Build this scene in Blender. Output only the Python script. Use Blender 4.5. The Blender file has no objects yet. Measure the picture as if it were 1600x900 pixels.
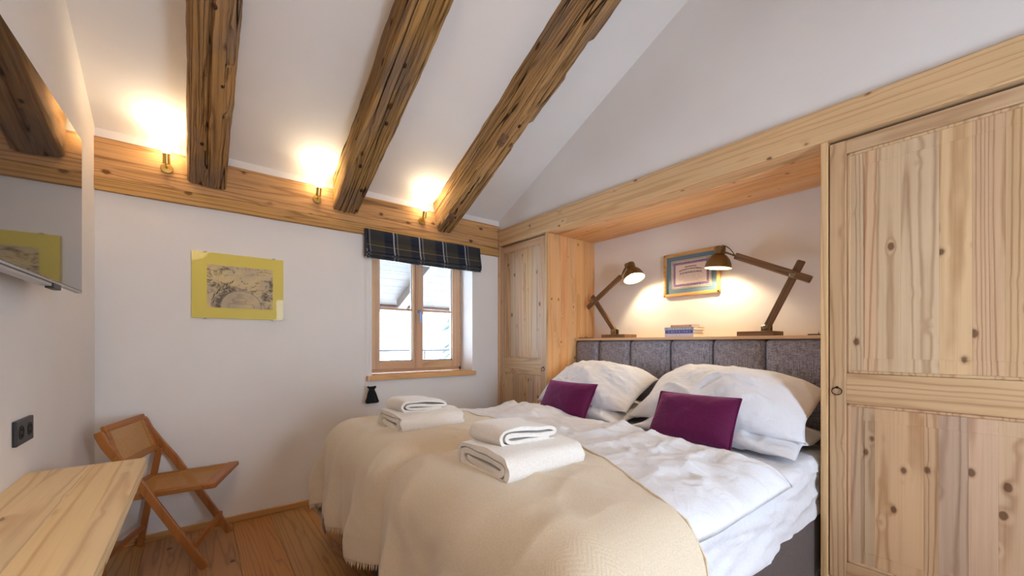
import bpy, bmesh, math, random
from mathutils import Vector, Matrix, noise as mn
random.seed(7)
PI = math.pi
COL = bpy.context.scene.collection
SC = bpy.context.scene

# ------------------------------------------------------------------ camera
cd = bpy.data.cameras.new('camera'); cam = bpy.data.objects.new('camera', cd); COL.objects.link(cam)
cam.location = (0, 0, 1.2); cam.rotation_euler = (PI/2, 0, -math.radians(38.2424))
cd.sensor_width = 36.0; cd.lens = 623/1600*36; cd.shift_y = (537-450)/1600; cd.clip_start = .02
SC.camera = cam

# ------------------------------------------------------------------ world, daylight, exposure
w = bpy.data.worlds.new('sky'); SC.world = w; w.use_nodes = True
bg = w.node_tree.nodes['Background']; bg.inputs[0].default_value = (.64, .81, 1.0, 1); bg.inputs[1].default_value = 24.
SC.view_settings.view_transform = 'Standard'; SC.view_settings.look = 'None'
SC.view_settings.gamma = 1; SC.view_settings.use_curve_mapping = False
SC.view_settings.exposure = 0.3

def light(name, kind, loc, power, color, rot=(0, 0, 0), **kw):
    l = bpy.data.lights.new(name, kind); o = bpy.data.objects.new(name, l); COL.objects.link(o)
    o.location = loc; o.rotation_euler = rot; l.energy = power; l.color = color
    for k, v in kw.items(): setattr(l, k, v)
    return o
# sky portals: the window in the back wall and an added fill-light opening behind the camera
pw = light('daylight_portal', 'AREA', (1.6, 3.56, 1.5), 1, (1, 1, 1), (-PI/2, 0, 0), shape='RECTANGLE', size=1.0, size_y=1.15); pw.data.cycles.is_portal = True
pr = light('daylight_portal', 'AREA', (1.3, -1.36, 1.25), 1, (1, 1, 1), (PI/2, 0, 0), shape='RECTANGLE', size=.54, size_y=1.4); pr.data.cycles.is_portal = True

# warm fill light added behind the camera, without a fixture
light('warm_fill_light', 'AREA', (-.1, -.6, 2.6), 12, (1, .72, .47), (math.radians(62), 0, math.radians(6)), shape='DISK', size=.5)
# ------------------------------------------------------------------ node helpers
def lin(c):
    return tuple(((v/255)/12.92 if v/255 <= .04045 else ((v/255+.055)/1.055)**2.4) for v in c) + (1,)
class NT:
    def __init__(s, name):
        s.m = bpy.data.materials.new(name); s.m.use_nodes = True; s.t = s.m.node_tree; s.n = s.t.nodes; s.l = s.t.links
        s.b = s.n['Principled BSDF']; s.out = s.n['Material Output']
    def node(s, typ, ins=None, **kw):
        n = s.n.new(typ)
        for k, v in kw.items(): setattr(n, k, v)
        for k, v in (ins or {}).items(): s.put(n.inputs[k], v)
        return n
    def put(s, sock, v):
        if isinstance(v, bpy.types.NodeSocket): s.l.new(v, sock)
        else: sock.default_value = v
    def math(s, op, a, b=None, c=None, clamp=False):
        n = s.n.new('ShaderNodeMath'); n.operation = op; n.use_clamp = clamp
        s.put(n.inputs[0], a)
        if b is not None: s.put(n.inputs[1], b)
        if c is not None: s.put(n.inputs[2], c)
        return n.outputs[0]
    def vmath(s, op, a, b=None):
        n = s.n.new('ShaderNodeVectorMath'); n.operation = op; s.put(n.inputs[0], a)
        if b is not None: s.put(n.inputs[1], b)
        return n.outputs[0]
    def mix(s, f, a, b, blend='MIX'):
        n = s.n.new('ShaderNodeMix'); n.data_type = 'RGBA'; n.blend_type = blend
        s.put(n.inputs[0], f); s.put(n.inputs[6], a); s.put(n.inputs[7], b); return n.outputs[2]
    def rng(s, v, a, b, c=0., d=1., smooth=True):
        n = s.n.new('ShaderNodeMapRange'); n.interpolation_type = 'SMOOTHSTEP' if smooth else 'LINEAR'
        for k, x in enumerate((v, a, b, c, d)): s.put(n.inputs[k], x)
        return n.outputs[0]
    def noise(s, vec, scale, detail=3, rough=.5, dist=0):
        n = s.node('ShaderNodeTexNoise', {'Vector': vec, 'Scale': scale, 'Detail': detail, 'Roughness': rough, 'Distortion': dist}); return n.outputs['Fac']
    def bump(s, h, strength=.3, dist=.01, prev=None):
        n = s.node('ShaderNodeBump', {'Height': h, 'Strength': strength, 'Distance': dist})
        if prev is not None: s.put(n.inputs['Normal'], prev)
        return n.outputs[0]
    def obj(s): return s.node('ShaderNodeTexCoord').outputs['Object']
    def uv(s): return s.node('ShaderNodeTexCoord').outputs['UV']
    def sep(s, v): return s.node('ShaderNodeSeparateXYZ', {0: v}).outputs
    def fin(s, color=None, rough=None, normal=None, metal=None, spec=None, **kw):
        if color is not None: s.put(s.b.inputs['Base Color'], color)
        if rough is not None: s.put(s.b.inputs['Roughness'], rough)
        if normal is not None: s.put(s.b.inputs['Normal'], normal)
        if metal is not None: s.put(s.b.inputs['Metallic'], metal)
        if spec is not None: s.put(s.b.inputs['Specular IOR Level'], spec)
        for k, v in kw.items(): s.put(s.b.inputs[k], v)
        return s.m

def wood(name, light_c, dark_c, axis, freq=11., knots=.15, cracks=0., bump=.25, tone=.12, ring_amt=.55, rough=.55, s1=6., patina=0., gloss=.35, knot_c=(92, 58, 32), kscale=1.0, along=.045, shear=0., fa=.5, f2=.7, f2s=38., bd=1.):
    t = NT(name)
    P = t.obj(); r = t.node('ShaderNodeObjectInfo').outputs['Random']
    if shear:
        sx, sy, sz = t.sep(P); P = t.node('ShaderNodeCombineXYZ', {0: sx, 1: sy, 2: t.math('ADD', sz, t.math('MULTIPLY', sy, shear))}).outputs[0]
    off = t.node('ShaderNodeCombineXYZ', {0: t.math('MULTIPLY', r, 37.), 1: t.math('MULTIPLY', r, 61.), 2: t.math('MULTIPLY', r, 23.)}).outputs[0]
    Pv = t.vmath('ADD', P, off)
    ai = 'xyz'.index(axis)
    def sv(al, ac): v = [ac]*3; v[ai] = al; return tuple(v)
    q = t.vmath('MULTIPLY', Pv, sv(along, 1.))
    kd = t.node('ShaderNodeTexVoronoi', {'Vector': t.vmath('MULTIPLY', Pv, sv(5.5*kscale, 8.5*kscale)), 'Scale': 1., 'Randomness': 1.})
    d = kd.outputs['Distance']
    kf = t.rng(d, 0., .36, 1., 0.)
    v = t.noise(q, s1, 1, .4, .05)
    wob = t.noise(t.vmath('MULTIPLY', Pv, sv(1.2, 3.)), 3., 2)
    v2 = t.math('ADD', t.math('MULTIPLY', v, freq), t.math('ADD', t.math('MULTIPLY', kf, .38 if knots > 0 else 0.), t.math('MULTIPLY', wob, .5)))
    ring = t.math('POWER', t.math('MULTIPLY_ADD', t.math('SINE', t.math('MULTIPLY', v2, 2*PI)), .5, .5), 5.)
    fine = t.noise(t.vmath('MULTIPLY', Pv, sv(2.5, 170.)), 1., 3, .6)
    fine2 = t.noise(t.vmath('MULTIPLY', Pv, sv(1., f2s)), 1., 3, .6)
    big = t.noise(t.vmath('MULTIPLY', Pv, sv(.8, 4.)), 1., 2)
    f = t.math('ADD', t.math('MULTIPLY', ring, ring_amt), t.math('ADD', t.math('MULTIPLY', t.math('SUBTRACT', fine, .5), fa), t.math('MULTIPLY', t.math('SUBTRACT', fine2, .45), f2)), clamp=True)
    col = t.mix(f, lin(light_c), lin(dark_c))
    tn = t.math('ADD', t.math('MULTIPLY_ADD', r, 2*tone, 1-tone), t.math('MULTIPLY', t.math('SUBTRACT', big, .5), .35))
    hs = t.node('ShaderNodeHueSaturation', {'Hue': t.math('MULTIPLY_ADD', t.math('FRACT', t.math('MULTIPLY', r, 7.3)), .012, .494), 'Saturation': t.math('MULTIPLY_ADD', t.math('FRACT', t.math('MULTIPLY', r, 13.7)), .3*min(1, tone*6), 1-.15*min(1, tone*6)), 'Value': tn, 'Color': col})
    col = hs.outputs[0]
    h = t.math('MULTIPLY', f, -1.)
    if patina:
        pt = t.rng(t.noise(t.vmath('MULTIPLY', Pv, sv(2., 6.)), 1., 4, .6), .42, .68)
        col = t.mix(t.math('MULTIPLY', pt, patina), col, lin((132, 112, 98)))
    if knots > 0:
        edge = t.math('ADD', d, t.math('MULTIPLY', t.math('SUBTRACT', t.noise(Pv, 45., 2), .5), .07))
        km = t.rng(edge, knots*.62, knots*.40, 0., 1.)
        km2 = t.rng(edge, knots*.9, knots*.5, 0., .35)
        col = t.mix(km2, col, lin(dark_c)); col = t.mix(t.math('MULTIPLY', km, .82), col, lin(knot_c))
    if cracks:
        cn = t.noise(t.vmath('MULTIPLY', Pv, sv(.45, 13.)), 1., 1, .4, .0)
        cm = t.rng(t.math('ABSOLUTE', t.math('SUBTRACT', cn, .5)), .0, .016, 1., 0.)
        gate = t.rng(t.noise(t.vmath('MULTIPLY', Pv, sv(1.5, 4.)), 1., 1), .45, .55)
        cm = t.math('MULTIPLY', t.math('MULTIPLY', cm, gate), cracks)
        col = t.mix(cm, col, lin((48, 28, 14)))
        h = t.math('SUBTRACT', h, t.math('MULTIPLY', cm, 3.))
    return t.fin(col, rough, t.bump(h, bump, .004*bd), spec=gloss)

def fabric(name, c1, c2=None, scale=260., bump=.2, rough=.9, wr=.0, sheen=.2, c_mix=.5):
    t = NT(name); P = t.obj(); c2 = c2 or c1
    a = t.noise(t.vmath('MULTIPLY', P, (.18, 1., 1.)), scale, 2, .6); b = t.noise(t.vmath('MULTIPLY', P, (1., .18, 1.)), scale, 2, .6)
    c = t.noise(t.vmath('MULTIPLY', P, (1., 1., .12)), scale, 2, .6)
    m = t.math('DIVIDE', t.math('ADD', t.math('ADD', a, b), c), 3.)
    col = t.mix(t.rng(m, .5-.12*c_mix*2, .5+.12*c_mix*2), lin(c1), lin(c2))
    n = t.bump(m, bump, .002)
    if wr: n = t.bump(t.noise(P, 11., 4, .55, .8), wr, .025, n)
    return t.fin(col, rough, n, spec=.25, **{'Sheen Weight': sheen, 'Sheen Roughness': .5})
def plain(name, c, rough=.5, metal=0, spec=.5, bump=0, **kw):
    t = NT(name); n = None; col = lin(c)
    P = t.obj(); nz = t.noise(P, 18., 4, .6)
    col = t.mix(t.math('MULTIPLY', nz, .18), lin(c), lin(tuple(v*.8 for v in c)))
    if bump: n = t.bump(t.noise(P, 120., 3), bump, .002)
    return t.fin(col, rough, n, metal, spec, **kw)
def glow(name, c, strength):
    t = NT(name); return t.fin((0, 0, 0, 1), .5, None, 0, .2, **{'Emission Color': lin(c), 'Emission Strength': strength})

# ------------------------------------------------------------------ materials
def m_plaster():
    t = NT('plaster'); P = t.obj()
    a = t.noise(P, 1.3, 3, .5); b = t.noise(P, 9., 4, .5, .4); c = t.noise(P, 90., 3)
    col = t.mix(t.rng(a, .3, .7), lin((235, 230, 226)), lin((229, 223, 219)))
    n = t.bump(a, .25, .05); n = t.bump(b, .16, .012, n); n = t.bump(c, .12, .001, n)
    return t.fin(col, .85, n, spec=.2)
PLASTER = m_plaster()
BEAMW = wood('weathered_old_beam_wood', (182, 138, 88), (66, 42, 24), 'y', freq=20, knots=.2, cracks=1., bump=1., tone=.05, rough=.85, s1=9, patina=.7, gloss=.12, shear=.455, along=.035, ring_amt=.45, fa=.7, f2=1.6, f2s=62., bd=2.5)
PLANKW = wood('aged_wall_plank_wood', (200, 156, 104), (122, 80, 44), 'x', freq=24, knots=.2, cracks=.5, bump=.6, tone=.06, rough=.75, s1=7, patina=.2, gloss=.15, ring_amt=.5, along=.02, fa=.7, f2=1.2, f2s=55.)
SPR = {a: wood('light_spruce_'+a, (216, 180, 138), (170, 122, 78), a, freq=16, knots=.15, bump=.18, ring_amt=.45, along=.025, tone=.05, rough=.5) for a in 'xyz'}
DOORW = wood('brushed_spruce_board', (200, 168, 134), (150, 110, 76), 'z', freq=15, knots=.24, bump=.3, tone=.13, rough=.55, kscale=1.25, ring_amt=.55, along=.028, f2=.8)
DOORF = {a: wood('spruce_door_frame_'+a, (200, 164, 126), (152, 110, 72), a, freq=15, knots=.12, ring_amt=.55, along=.03, bump=.22, tone=.05, rough=.5) for a in 'xyz'}
ORNG = wood('honey_spruce_panel', (226, 176, 122), (190, 130, 80), 'z', freq=8, knots=.14, bump=.12, tone=.06, rough=.5, kscale=1.2, ring_amt=.4)
ORNY = wood('honey_spruce_soffit', (226, 176, 122), (190, 130, 80), 'y', freq=8, knots=.13, bump=.12, tone=.06, rough=.5, ring_amt=.45)
DESKW = wood('pale_spruce_desk', (236, 206, 154), (200, 156, 100), 'y', freq=18, along=.03, knots=.2, bump=.2, tone=.05, rough=.45, knot_c=(140, 98, 56))
OAK = wood('oiled_oak_floor', (186, 136, 84), (136, 92, 50), 'y', freq=18, knots=.13, bump=.18, tone=.08, rough=.42, s1=7, gloss=.4, kscale=.7, cracks=.15, knot_c=(72, 44, 24))
OAKX = wood('oak_skirting', (196, 142, 84), (150, 98, 50), 'x', knots=0, bump=.1)
TEAK = {a: wood('teak_chair_'+a, (168, 104, 46), (122, 70, 28), a, freq=8, knots=0, bump=.08, tone=.03, rough=.38, ring_amt=.35) for a in 'xyz'}
WINW = {a: wood('larch_window_'+a, (206, 168, 132), (176, 132, 96), a, freq=9, knots=0, bump=.1, tone=.03, rough=.45, ring_amt=.4) for a in 'xyz'}
SILLW = wood('larch_sill', (222, 168, 112), (190, 130, 76), 'x', knots=0, bump=.08, tone=.02, ring_amt=.3)
LAMPW = {a: wood('dark_lamp_wood_'+a, (124, 92, 66), (74, 52, 36), a, freq=9, knots=0, bump=.3, tone=.08, rough=.6, s1=14) for a in 'xyz'}
EAVEW = wood('grey_eave_boards', (52, 43, 35), (34, 27, 21), 'x', knots=.15, bump=.3, tone=.1)
LINEN = fabric('grey_linen_upholstery', (84, 81, 92), (178, 172, 182), 165., .5, .95, sheen=.15, c_mix=.75)
BASEF = fabric('dark_brown_box_spring_fabric', (72, 62, 62), (92, 80, 78), 300., .3)
COTTON = fabric('white_cotton', (228, 227, 231), (220, 219, 224), 420., .08, .8, wr=.4, sheen=.1)
TERRY = fabric('white_terry_towel', (240, 234, 226), (222, 214, 206), 520., .6, 1., wr=.1, sheen=.5)
VELVET = fabric('purple_velvet', (96, 12, 64), (78, 6, 50), 300., .15, .75, wr=.15, sheen=.4)
VELVET.node_tree.nodes['Principled BSDF'].inputs['Sheen Tint'].default_value = (.8, .2, .6, 1)
def m_throw():
    t = NT('cream_herringbone_wool'); U = t.uv(); x, y, z = t.sep(U)
    tri = t.math('PINGPONG', x, .014)
    s = t.math('SINE', t.math('MULTIPLY', t.math('ADD', y, tri), 2*PI/.0055))
    P = t.obj(); nn = t.noise(P, 320., 3)
    m = t.math('ADD', t.math('MULTIPLY', s, .09), nn)
    col = t.mix(t.rng(m, .2, .8), lin((208, 190, 164)), lin((226, 210, 186)))
    n = t.bump(m, .35, .0012); n = t.bump(t.noise(P, 7., 3, .5, .5), .12, .02, n)
    return t.fin(col, .95, n, spec=.15, **{'Sheen Weight': .3})
THROWM = m_throw()
BRASS = plain('brushed_brass', (206, 176, 104), .3, 1, .5)
DARKMET = plain('aged_dark_brass', (134, 108, 70), .4, .85, .5)
STEEL = plain('worn_steel', (150, 140, 128), .35, 1)
BLACKP = plain('matt_black_plastic', (44, 40, 42), .45, bump=.1)
HOLEP = plain('deep_black_plastic', (14, 13, 14), .5)
IRON = plain('black_iron', (34, 32, 32), .5, .8)
WHITEP = plain('white_plastic', (238, 238, 238), .35)
SILVER = plain('silver_grey_plastic', (176, 172, 172), .3, .4)
CORDM = plain('white_cord', (236, 234, 230), .7)
BLUEH = plain('pale_steel_handle', (120, 150, 196), .3, .6)
def m_tv():
    t = NT('glossy_black_screen'); return t.fin((.018, .017, .02, 1), .04, None, 0, 1., **{'IOR': 1.9, 'Coat Weight': .3, 'Coat Roughness': .02})
TVM = m_tv()
def m_glass(name, k=.06, kf=.5):
    t = NT(name); tr = t.node('ShaderNodeBsdfTransparent'); g = t.node('ShaderNodeBsdfGlossy', {'Roughness': .01})
    lw = t.node('ShaderNodeLayerWeight', {'Blend': .35}); mx = t.node('ShaderNodeMixShader', {0: t.math('MULTIPLY_ADD', lw.outputs['Fresnel'], kf, k), 1: tr.outputs[0], 2: g.outputs[0]})
    t.l.new(mx.outputs[0], t.out.inputs[0]); return t.m
GLASS = m_glass('clear_glass', .02)
PICGLASS = m_glass('picture_glass', .004, .02)
BULB = glow('warm_bulb_glow', (255, 226, 176), 60.)
CUP = plain('white_lamp_inside', (236, 226, 200), .35)

# ------------------------------------------------------------------ geometry helpers
def add_box(bm, x0, x1, y0, y1, z0, z1, bev=0., seg=2, mat=None):
    b = bmesh.new(); bmesh.ops.create_cube(b, size=1.)
    bmesh.ops.scale(b, vec=(x1-x0, y1-y0, z1-z0), verts=b.verts)
    bmesh.ops.translate(b, vec=((x0+x1)/2, (y0+y1)/2, (z0+z1)/2), verts=b.verts)
    if bev > 0: bmesh.ops.bevel(b, geom=b.edges[:], offset=bev, segments=seg, profile=.5, affect='EDGES')
    if mat is not None: bmesh.ops.transform(b, matrix=mat, verts=b.verts)
    join(bm, b)
def join(bm, b):
    me = bpy.data.meshes.new('tmp'); b.to_mesh(me); b.free(); bm.from_mesh(me); bpy.data.meshes.remove(me)
def add_tube(bm, pts, r, n=12, caps=True):
    pts = [Vector(p) for p in pts]; rs = r if isinstance(r, (list, tuple)) else [r]*len(pts)
    rings = []; up = None
    for i, p in enumerate(pts):
        d = (pts[min(i+1, len(pts)-1)]-pts[max(i-1, 0)]).normalized()
        if up is None: up = d.orthogonal().normalized()
        up = (up-d*up.dot(d)).normalized(); s = d.cross(up)
        rings.append([bm.verts.new(p+(up*math.cos(a)+s*math.sin(a))*rs[i]) for a in [2*PI*k/n for k in range(n)]])
    for a, b in zip(rings, rings[1:]):
        for k in range(n): bm.faces.new((a[k], a[(k+1) % n], b[(k+1) % n], b[k]))
    if caps: bm.faces.new(rings[0][::-1]); bm.faces.new(rings[-1])
def add_lathe(bm, prof, n=24, mat=Matrix(), close=False):
    rings = []
    for (r, z) in prof:
        if r < 1e-6: rings.append([bm.verts.new(mat @ Vector((0, 0, z)))])
        else: rings.append([bm.verts.new(mat @ Vector((r*math.cos(2*PI*k/n), r*math.sin(2*PI*k/n), z))) for k in range(n)])
    for a, b in zip(rings, rings[1:]):
        for k in range(n):
            k2 = (k+1) % n
            if len(a) == 1 and len(b) == 1: continue
            if len(a) == 1: bm.faces.new((a[0], b[k], b[k2]))
            elif len(b) == 1: bm.faces.new((a[k], a[k2], b[0]))
            else: bm.faces.new((a[k], a[k2], b[k2], b[k]))
def add_grid(bm, f, nu, nv, uvf=None, wrap=False):
    vs = [[bm.verts.new(f(i/nu, j/nv)) for j in range(nv+1)] for i in range(nu+1)]
    uvl = bm.loops.layers.uv.verify() if uvf else None
    for i in range(nu):
        for j in range(nv):
            fc = bm.faces.new((vs[i][j], vs[i+1][j], vs[i+1][j+1], vs[i][j+1]))
            if uvf:
                for lp, (a, b) in zip(fc.loops, ((i, j), (i+1, j), (i+1, j+1), (i, j+1))): lp[uvl].uv = uvf(a/nu, b/nv)
    return vs
def add_prism(bm, poly, axis, a, b):
    """poly = list of 2D points in the plane across the axis"""
    def P(p, t): return Vector((t, p[0], p[1])) if axis == 'x' else Vector((p[0], t, p[1])) if axis == 'y' else Vector((p[0], p[1], t))
    A = [bm.verts.new(P(p, a)) for p in poly]; B = [bm.verts.new(P(p, b)) for p in poly]
    n = len(poly); bm.faces.new(A[::-1]); bm.faces.new(B)
    for k in range(n): bm.faces.new((A[k], A[(k+1) % n], B[(k+1) % n], B[k]))

def wloc(o):
    v = Vector(o.location)
    while o.parent: o = o.parent; v += Vector(o.location)
    return v
def obj(name, bm, mat, parent=None, smooth=False, angle=40, origin=None, rot=None):
    """bm in world coordinates; origin moved to its centre (or the given point)"""
    bmesh.ops.recalc_face_normals(bm, faces=bm.faces[:])
    me = bpy.data.meshes.new(name)
    xs = [v.co for v in bm.verts]
    c = Vector(origin) if origin is not None else Vector([(min(v[k] for v in xs)+max(v[k] for v in xs))/2 for k in range(3)])
    bmesh.ops.translate(bm, vec=-c, verts=bm.verts)
    if smooth:
        for f in bm.faces: f.smooth = True
        if angle < 180:
            for e in bm.edges:
                if len(e.link_faces) == 2 and e.calc_face_angle(0) > math.radians(angle): e.smooth = False
    bm.to_mesh(me); bm.free(); me.materials.append(mat)
    o = bpy.data.objects.new(name, me); COL.objects.link(o)
    if smooth and angle <= 50:
        wn_ = o.modifiers.new('weighted_normals', 'WEIGHTED_NORMAL'); wn_.keep_sharp = True; wn_.weight = 90
    if parent: o.parent = parent; o.location = c-wloc(parent)
    else: o.location = c
    return o
def tag(o, label=None, cat=None, group=None, kind=None):
    if label: o['label'] = label
    if cat: o['category'] = cat
    if group: o['group'] = group
    if kind: o['kind'] = kind
    return o
def thing(name, label, cat, loc=(0, 0, 0), group=None, kind=None):
    o = bpy.data.objects.new(name, None); COL.objects.link(o); o.location = loc; o.empty_display_size = .1
    return tag(o, label, cat, group, kind)
def copy_tree(o, parent=None):
    c = o.copy(); COL.objects.link(c); c.parent = parent
    for ch in [x for x in COL.objects if x.parent == o]: copy_tree(ch, c)
    return c
def boxobj(name, x0, x1, y0, y1, z0, z1, mat, parent=None, bev=0., seg=2):
    bm = bmesh.new(); add_box(bm, x0, x1, y0, y1, z0, z1, bev, seg); return obj(name, bm, mat, parent, smooth=bev > 0, angle=50)

# ------------------------------------------------------------------ main measures (metres)
L, W, D, NB = -.463, 2.396, 3.271, 3.025        # left wall, wardrobe front, back wall, niche back
RY = -1.30                                       # rear wall
S, ZC = .455, 2.44                              # ceiling slope and height at the back wall
def zceil(y): return ZC+S*(D-y)

# ------------------------------------------------------------------ SETTING
# floor with oak planks
fl = boxobj('floor', L-.1, NB+.1, RY-.1, D+.1, -.08, -.02, plain('subfloor', (90, 62, 36), .8)); tag(fl, kind='structure')
k = 0; x = L; rw = .215
while x < W-.001:
    x1 = min(x+rw, W+.05); y = RY+[0, .9, .4, 1.3, .7, 1.6, .2][k % 7]-1.6
    while y < D:
        y1 = y+1.9
        a, b = max(y, RY), min(y1, D)
        if b-a > .02: boxobj('plank', x+.0006, x1-.0006, a+.0006, b-.0006, -.02, 0, OAK, fl, .0012, 1)
        y = y1
    x = x1; k += 1
# ceiling
bm = bmesh.new()
add_prism(bm, [(D+.35, zceil(D+.35)), (RY-.1, zceil(RY-.1)), (RY-.1, zceil(RY-.1)+.15), (D+.35, zceil(D+.35)+.15)], 'x', L-.1, NB+.2)
tag(obj('ceiling', bm, PLASTER), kind='structure')
# left wall
bm = bmesh.new(); add_box(bm, L-.1, L, RY-.1, D+.3, -.05, 5.0); tag(obj('wall_left', bm, PLASTER), kind='structure')
# back wall with the window opening
WX0, WX1, WZ0, WZ1 = 1.118, 2.089, .94, 2.06
WT = .36
bm = bmesh.new()
add_box(bm, L-.1, WX0, D, D+WT, -.05, 2.6); add_box(bm, WX1, NB+.1, D, D+WT, -.05, 2.6)
add_box(bm, WX0, WX1, D, D+WT, -.05, .90); add_box(bm, WX0, WX1, D, D+WT, WZ1, 2.6)
tag(obj('wall_back', bm, PLASTER), kind='structure')
# right side: gable above the header and the back of the bed niche
bm = bmesh.new(); add_box(bm, W+.012, W+.14, RY-.1, D+.02, 2.34, 5.0); add_box(bm, NB, NB+.1, .3, 2.9, 0, 2.5)
tag(obj('wall_right', bm, PLASTER), kind='structure')
# rear wall with an assumed opening, added and sized to let in fill daylight
bm = bmesh.new()
add_box(bm, L-.1, 1.05, RY-.12, RY, -.05, 5.0); add_box(bm, 1.55, NB+.1, RY-.12, RY, -.05, 5.0); add_box(bm, 1.05, 1.55, RY-.12, RY, 1.95, 5.0); add_box(bm, 1.05, 1.55, RY-.12, RY, -.05, .6)
tag(obj('wall_rear', bm, PLASTER), kind='structure')
# skirting
bm = bmesh.new(); add_box(bm, L, W-.01, D-.016, D, 0, .042, .003, 1); tag(obj('baseboard_back', bm, OAKX), kind='structure')

# wall plank (two boards) under the ceiling: trim_1
t1 = thing('trim_1', None, None, (1., D, 2.2), kind='structure')
def wavyboard(z0, z1, x0, x1, yf, seed):
    bm = bmesh.new(); n = 60; m = 6
    def f(u, v):
        xx = x0+(x1-x0)*u; zz = z0+(z1-z0)*v
        if v in (0, 1): zz += .003*mn.noise(Vector((xx*3, seed, 0)))
        return Vector((xx, yf-.004+.004*mn.noise(Vector((xx*2, zz*6, seed))), zz))
    vs = add_grid(bm, f, n, m)
    top = [r[-1] for r in vs]; bot = [r[0] for r in vs]
    for edge in (top, bot):
        back = [bm.verts.new((v.co.x, D+.0, v.co.z)) for v in edge]
        for i in range(n): bm.faces.new((edge[i], edge[i+1], back[i+1], back[i]))
    return bm
obj('board', wavyboard(2.162, 2.383, L, W-.005, D-.022, 1.), PLANKW, t1, True, 50)
obj('board', wavyboard(2.08, 2.159, L, W-.005, D-.026, 5.), PLANKW, t1, True, 50)

# header beam over the wardrobes and the niche: trim_2
tag(boxobj('trim_2', W-.022, W+.14, RY, D-.028, 2.175, 2.336, SPR['y'], None, .006, 3), kind='structure')
# niche soffit boards: trim_3
t3 = thing('trim_3', None, None, (2.7, 1.5, 2.18), kind='structure')
xs = [W+.142, 2.665, 2.79, 2.91, NB]
for a, b in zip(xs, xs[1:]): boxobj('board', a+.0008, b-.0008, .56, 2.56, 2.173, 2.2, ORNY, t3, .0015, 1)

# ------------------------------------------------------------------ WINDOW
win = thing('window_1', None, None, (1.6, D+.2, .95), kind='structure')
fy = D+.20
bm = bmesh.new()                                   # fixed frame
add_box(bm, WX0, WX0+.062, fy+.012, fy+.09, WZ0, WZ1, .003, 1); add_box(bm, WX1-.028, WX1, fy+.012, fy+.09, WZ0, WZ1, .003, 1)
add_box(bm, WX0, WX1, fy+.012, fy+.09, WZ0, .978, .003, 1); add_box(bm, WX0, WX1, fy+.012, fy+.09, WZ1-.05, WZ1, .003, 1)
obj('window_frame', bm, WINW['x'], win, True, 40)
def sash(x0, x1, gl, gr):
    bm = bmesh.new(); z0, z1 = .972, 2.02
    add_box(bm, x0, gl, fy, fy+.06, z0, z1, .004, 2); add_box(bm, gr, x1, fy, fy+.06, z0, z1, .004, 2)
    s = obj('sash', bm, WINW['z'], win, True, 40)
    bm = bmesh.new(); add_box(bm, gl-.001, gr+.001, fy+.001, fy+.06, z0, 1.043, .004, 2); add_box(bm, gl-.001, gr+.001, fy+.001, fy+.06, z1-.07, z1, .004, 2)
    obj('rail', bm, WINW['x'], s, True, 40)
    bm = bmesh.new(); add_box(bm, gl, gr, fy+.020, fy+.034, 1.503, 1.521, .003, 1); obj('muntin', bm, WINW['x'], s, True, 40)
    bm = bmesh.new(); g = .009
    for (a, b, c, d) in ((gl, gl+g, 1.043, z1-.07), (gr-g, gr, 1.043, z1-.07), (gl, gr, 1.043, 1.043+g), (gl, gr, z1-.07-g, z1-.07)): add_box(bm, a, b, fy+.016, fy+.04, c, d)
    obj('glazing_bead', bm, SILVER, s)
    for a, b in ((1.043, 1.503), (1.521, z1-.07)):
        bm = bmesh.new(); add_box(bm, gl, gr, fy+.040, fy+.044, a, b); obj('pane', bm, GLASS, s)
sash(1.172, 1.588, 1.254, 1.565); sash(1.594, 2.066, 1.668, 1.984)
bm = bmesh.new(); add_lathe(bm, [(0, .012), (.014, .012), (.016, 0)], 16, Matrix.Translation((1.628, fy, 1.5)) @ Matrix.Rotation(PI/2, 4, 'X'))
add_tube(bm, [(1.628, fy-.01, 1.5), (1.628, fy-.035, 1.5), (1.628, fy-.04, 1.47), (1.628, fy-.04, 1.40)], [.008, .008, .009, .007], 10)
tag(obj('window_handle', bm, BLUEH, win, True), 'pale blue-grey window handle')
s = boxobj('window_sill', 1.072, 2.108, D-.042, D+.0, .900, .938, SILLW, win, .004, 2)
boxobj('sill_board', WX0+.001, WX1-.001, D, fy+.012, .902, .940, SILLW, win)

# roman blind above the window
bl = thing('roman_blind', 'raised dark blue tartan roman blind above the window', 'blind', (1.6, D-.06, 2.0))
def m_tartan():
    t = NT('navy_tartan_wool'); x, y, z = t.sep(t.uv())
    def band(c, per, o, w_, soft=.004):
        d = t.math('ABSOLUTE', t.math('SUBTRACT', t.math('FRACT', t.math('DIVIDE', t.math('ADD', c, o), per)), .5))
        return t.rng(t.math('MULTIPLY', d, per), w_+soft, w_, 0., 1.)
    col = t.mix(t.math('MULTIPLY', band(x, .23, .03, .055, .02), .55), lin((20, 26, 46)), lin((70, 66, 50)))
    col = t.mix(t.math('MULTIPLY', band(y, .13, .02, .03, .02), .35), col, lin((44, 50, 62)))
    col = t.mix(t.math('MULTIPLY', band(x, .23, .115, .003), .8), col, lin((178, 178, 180)))
    col = t.mix(t.math('MULTIPLY', band(x, .23, .085, .002), .45), col, lin((150, 150, 160)))
    col = t.mix(t.math('MULTIPLY', band(y, .13, .072, .003), .5), col, lin((150, 140, 96)))
    n = t.noise(t.obj(), 400., 2)
    return t.fin(col, .95, t.bump(n, .4, .001), spec=.1, **{'Sheen Weight': .2})
TART = m_tartan()
bx0, bx1 = 1.048, 2.135
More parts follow.
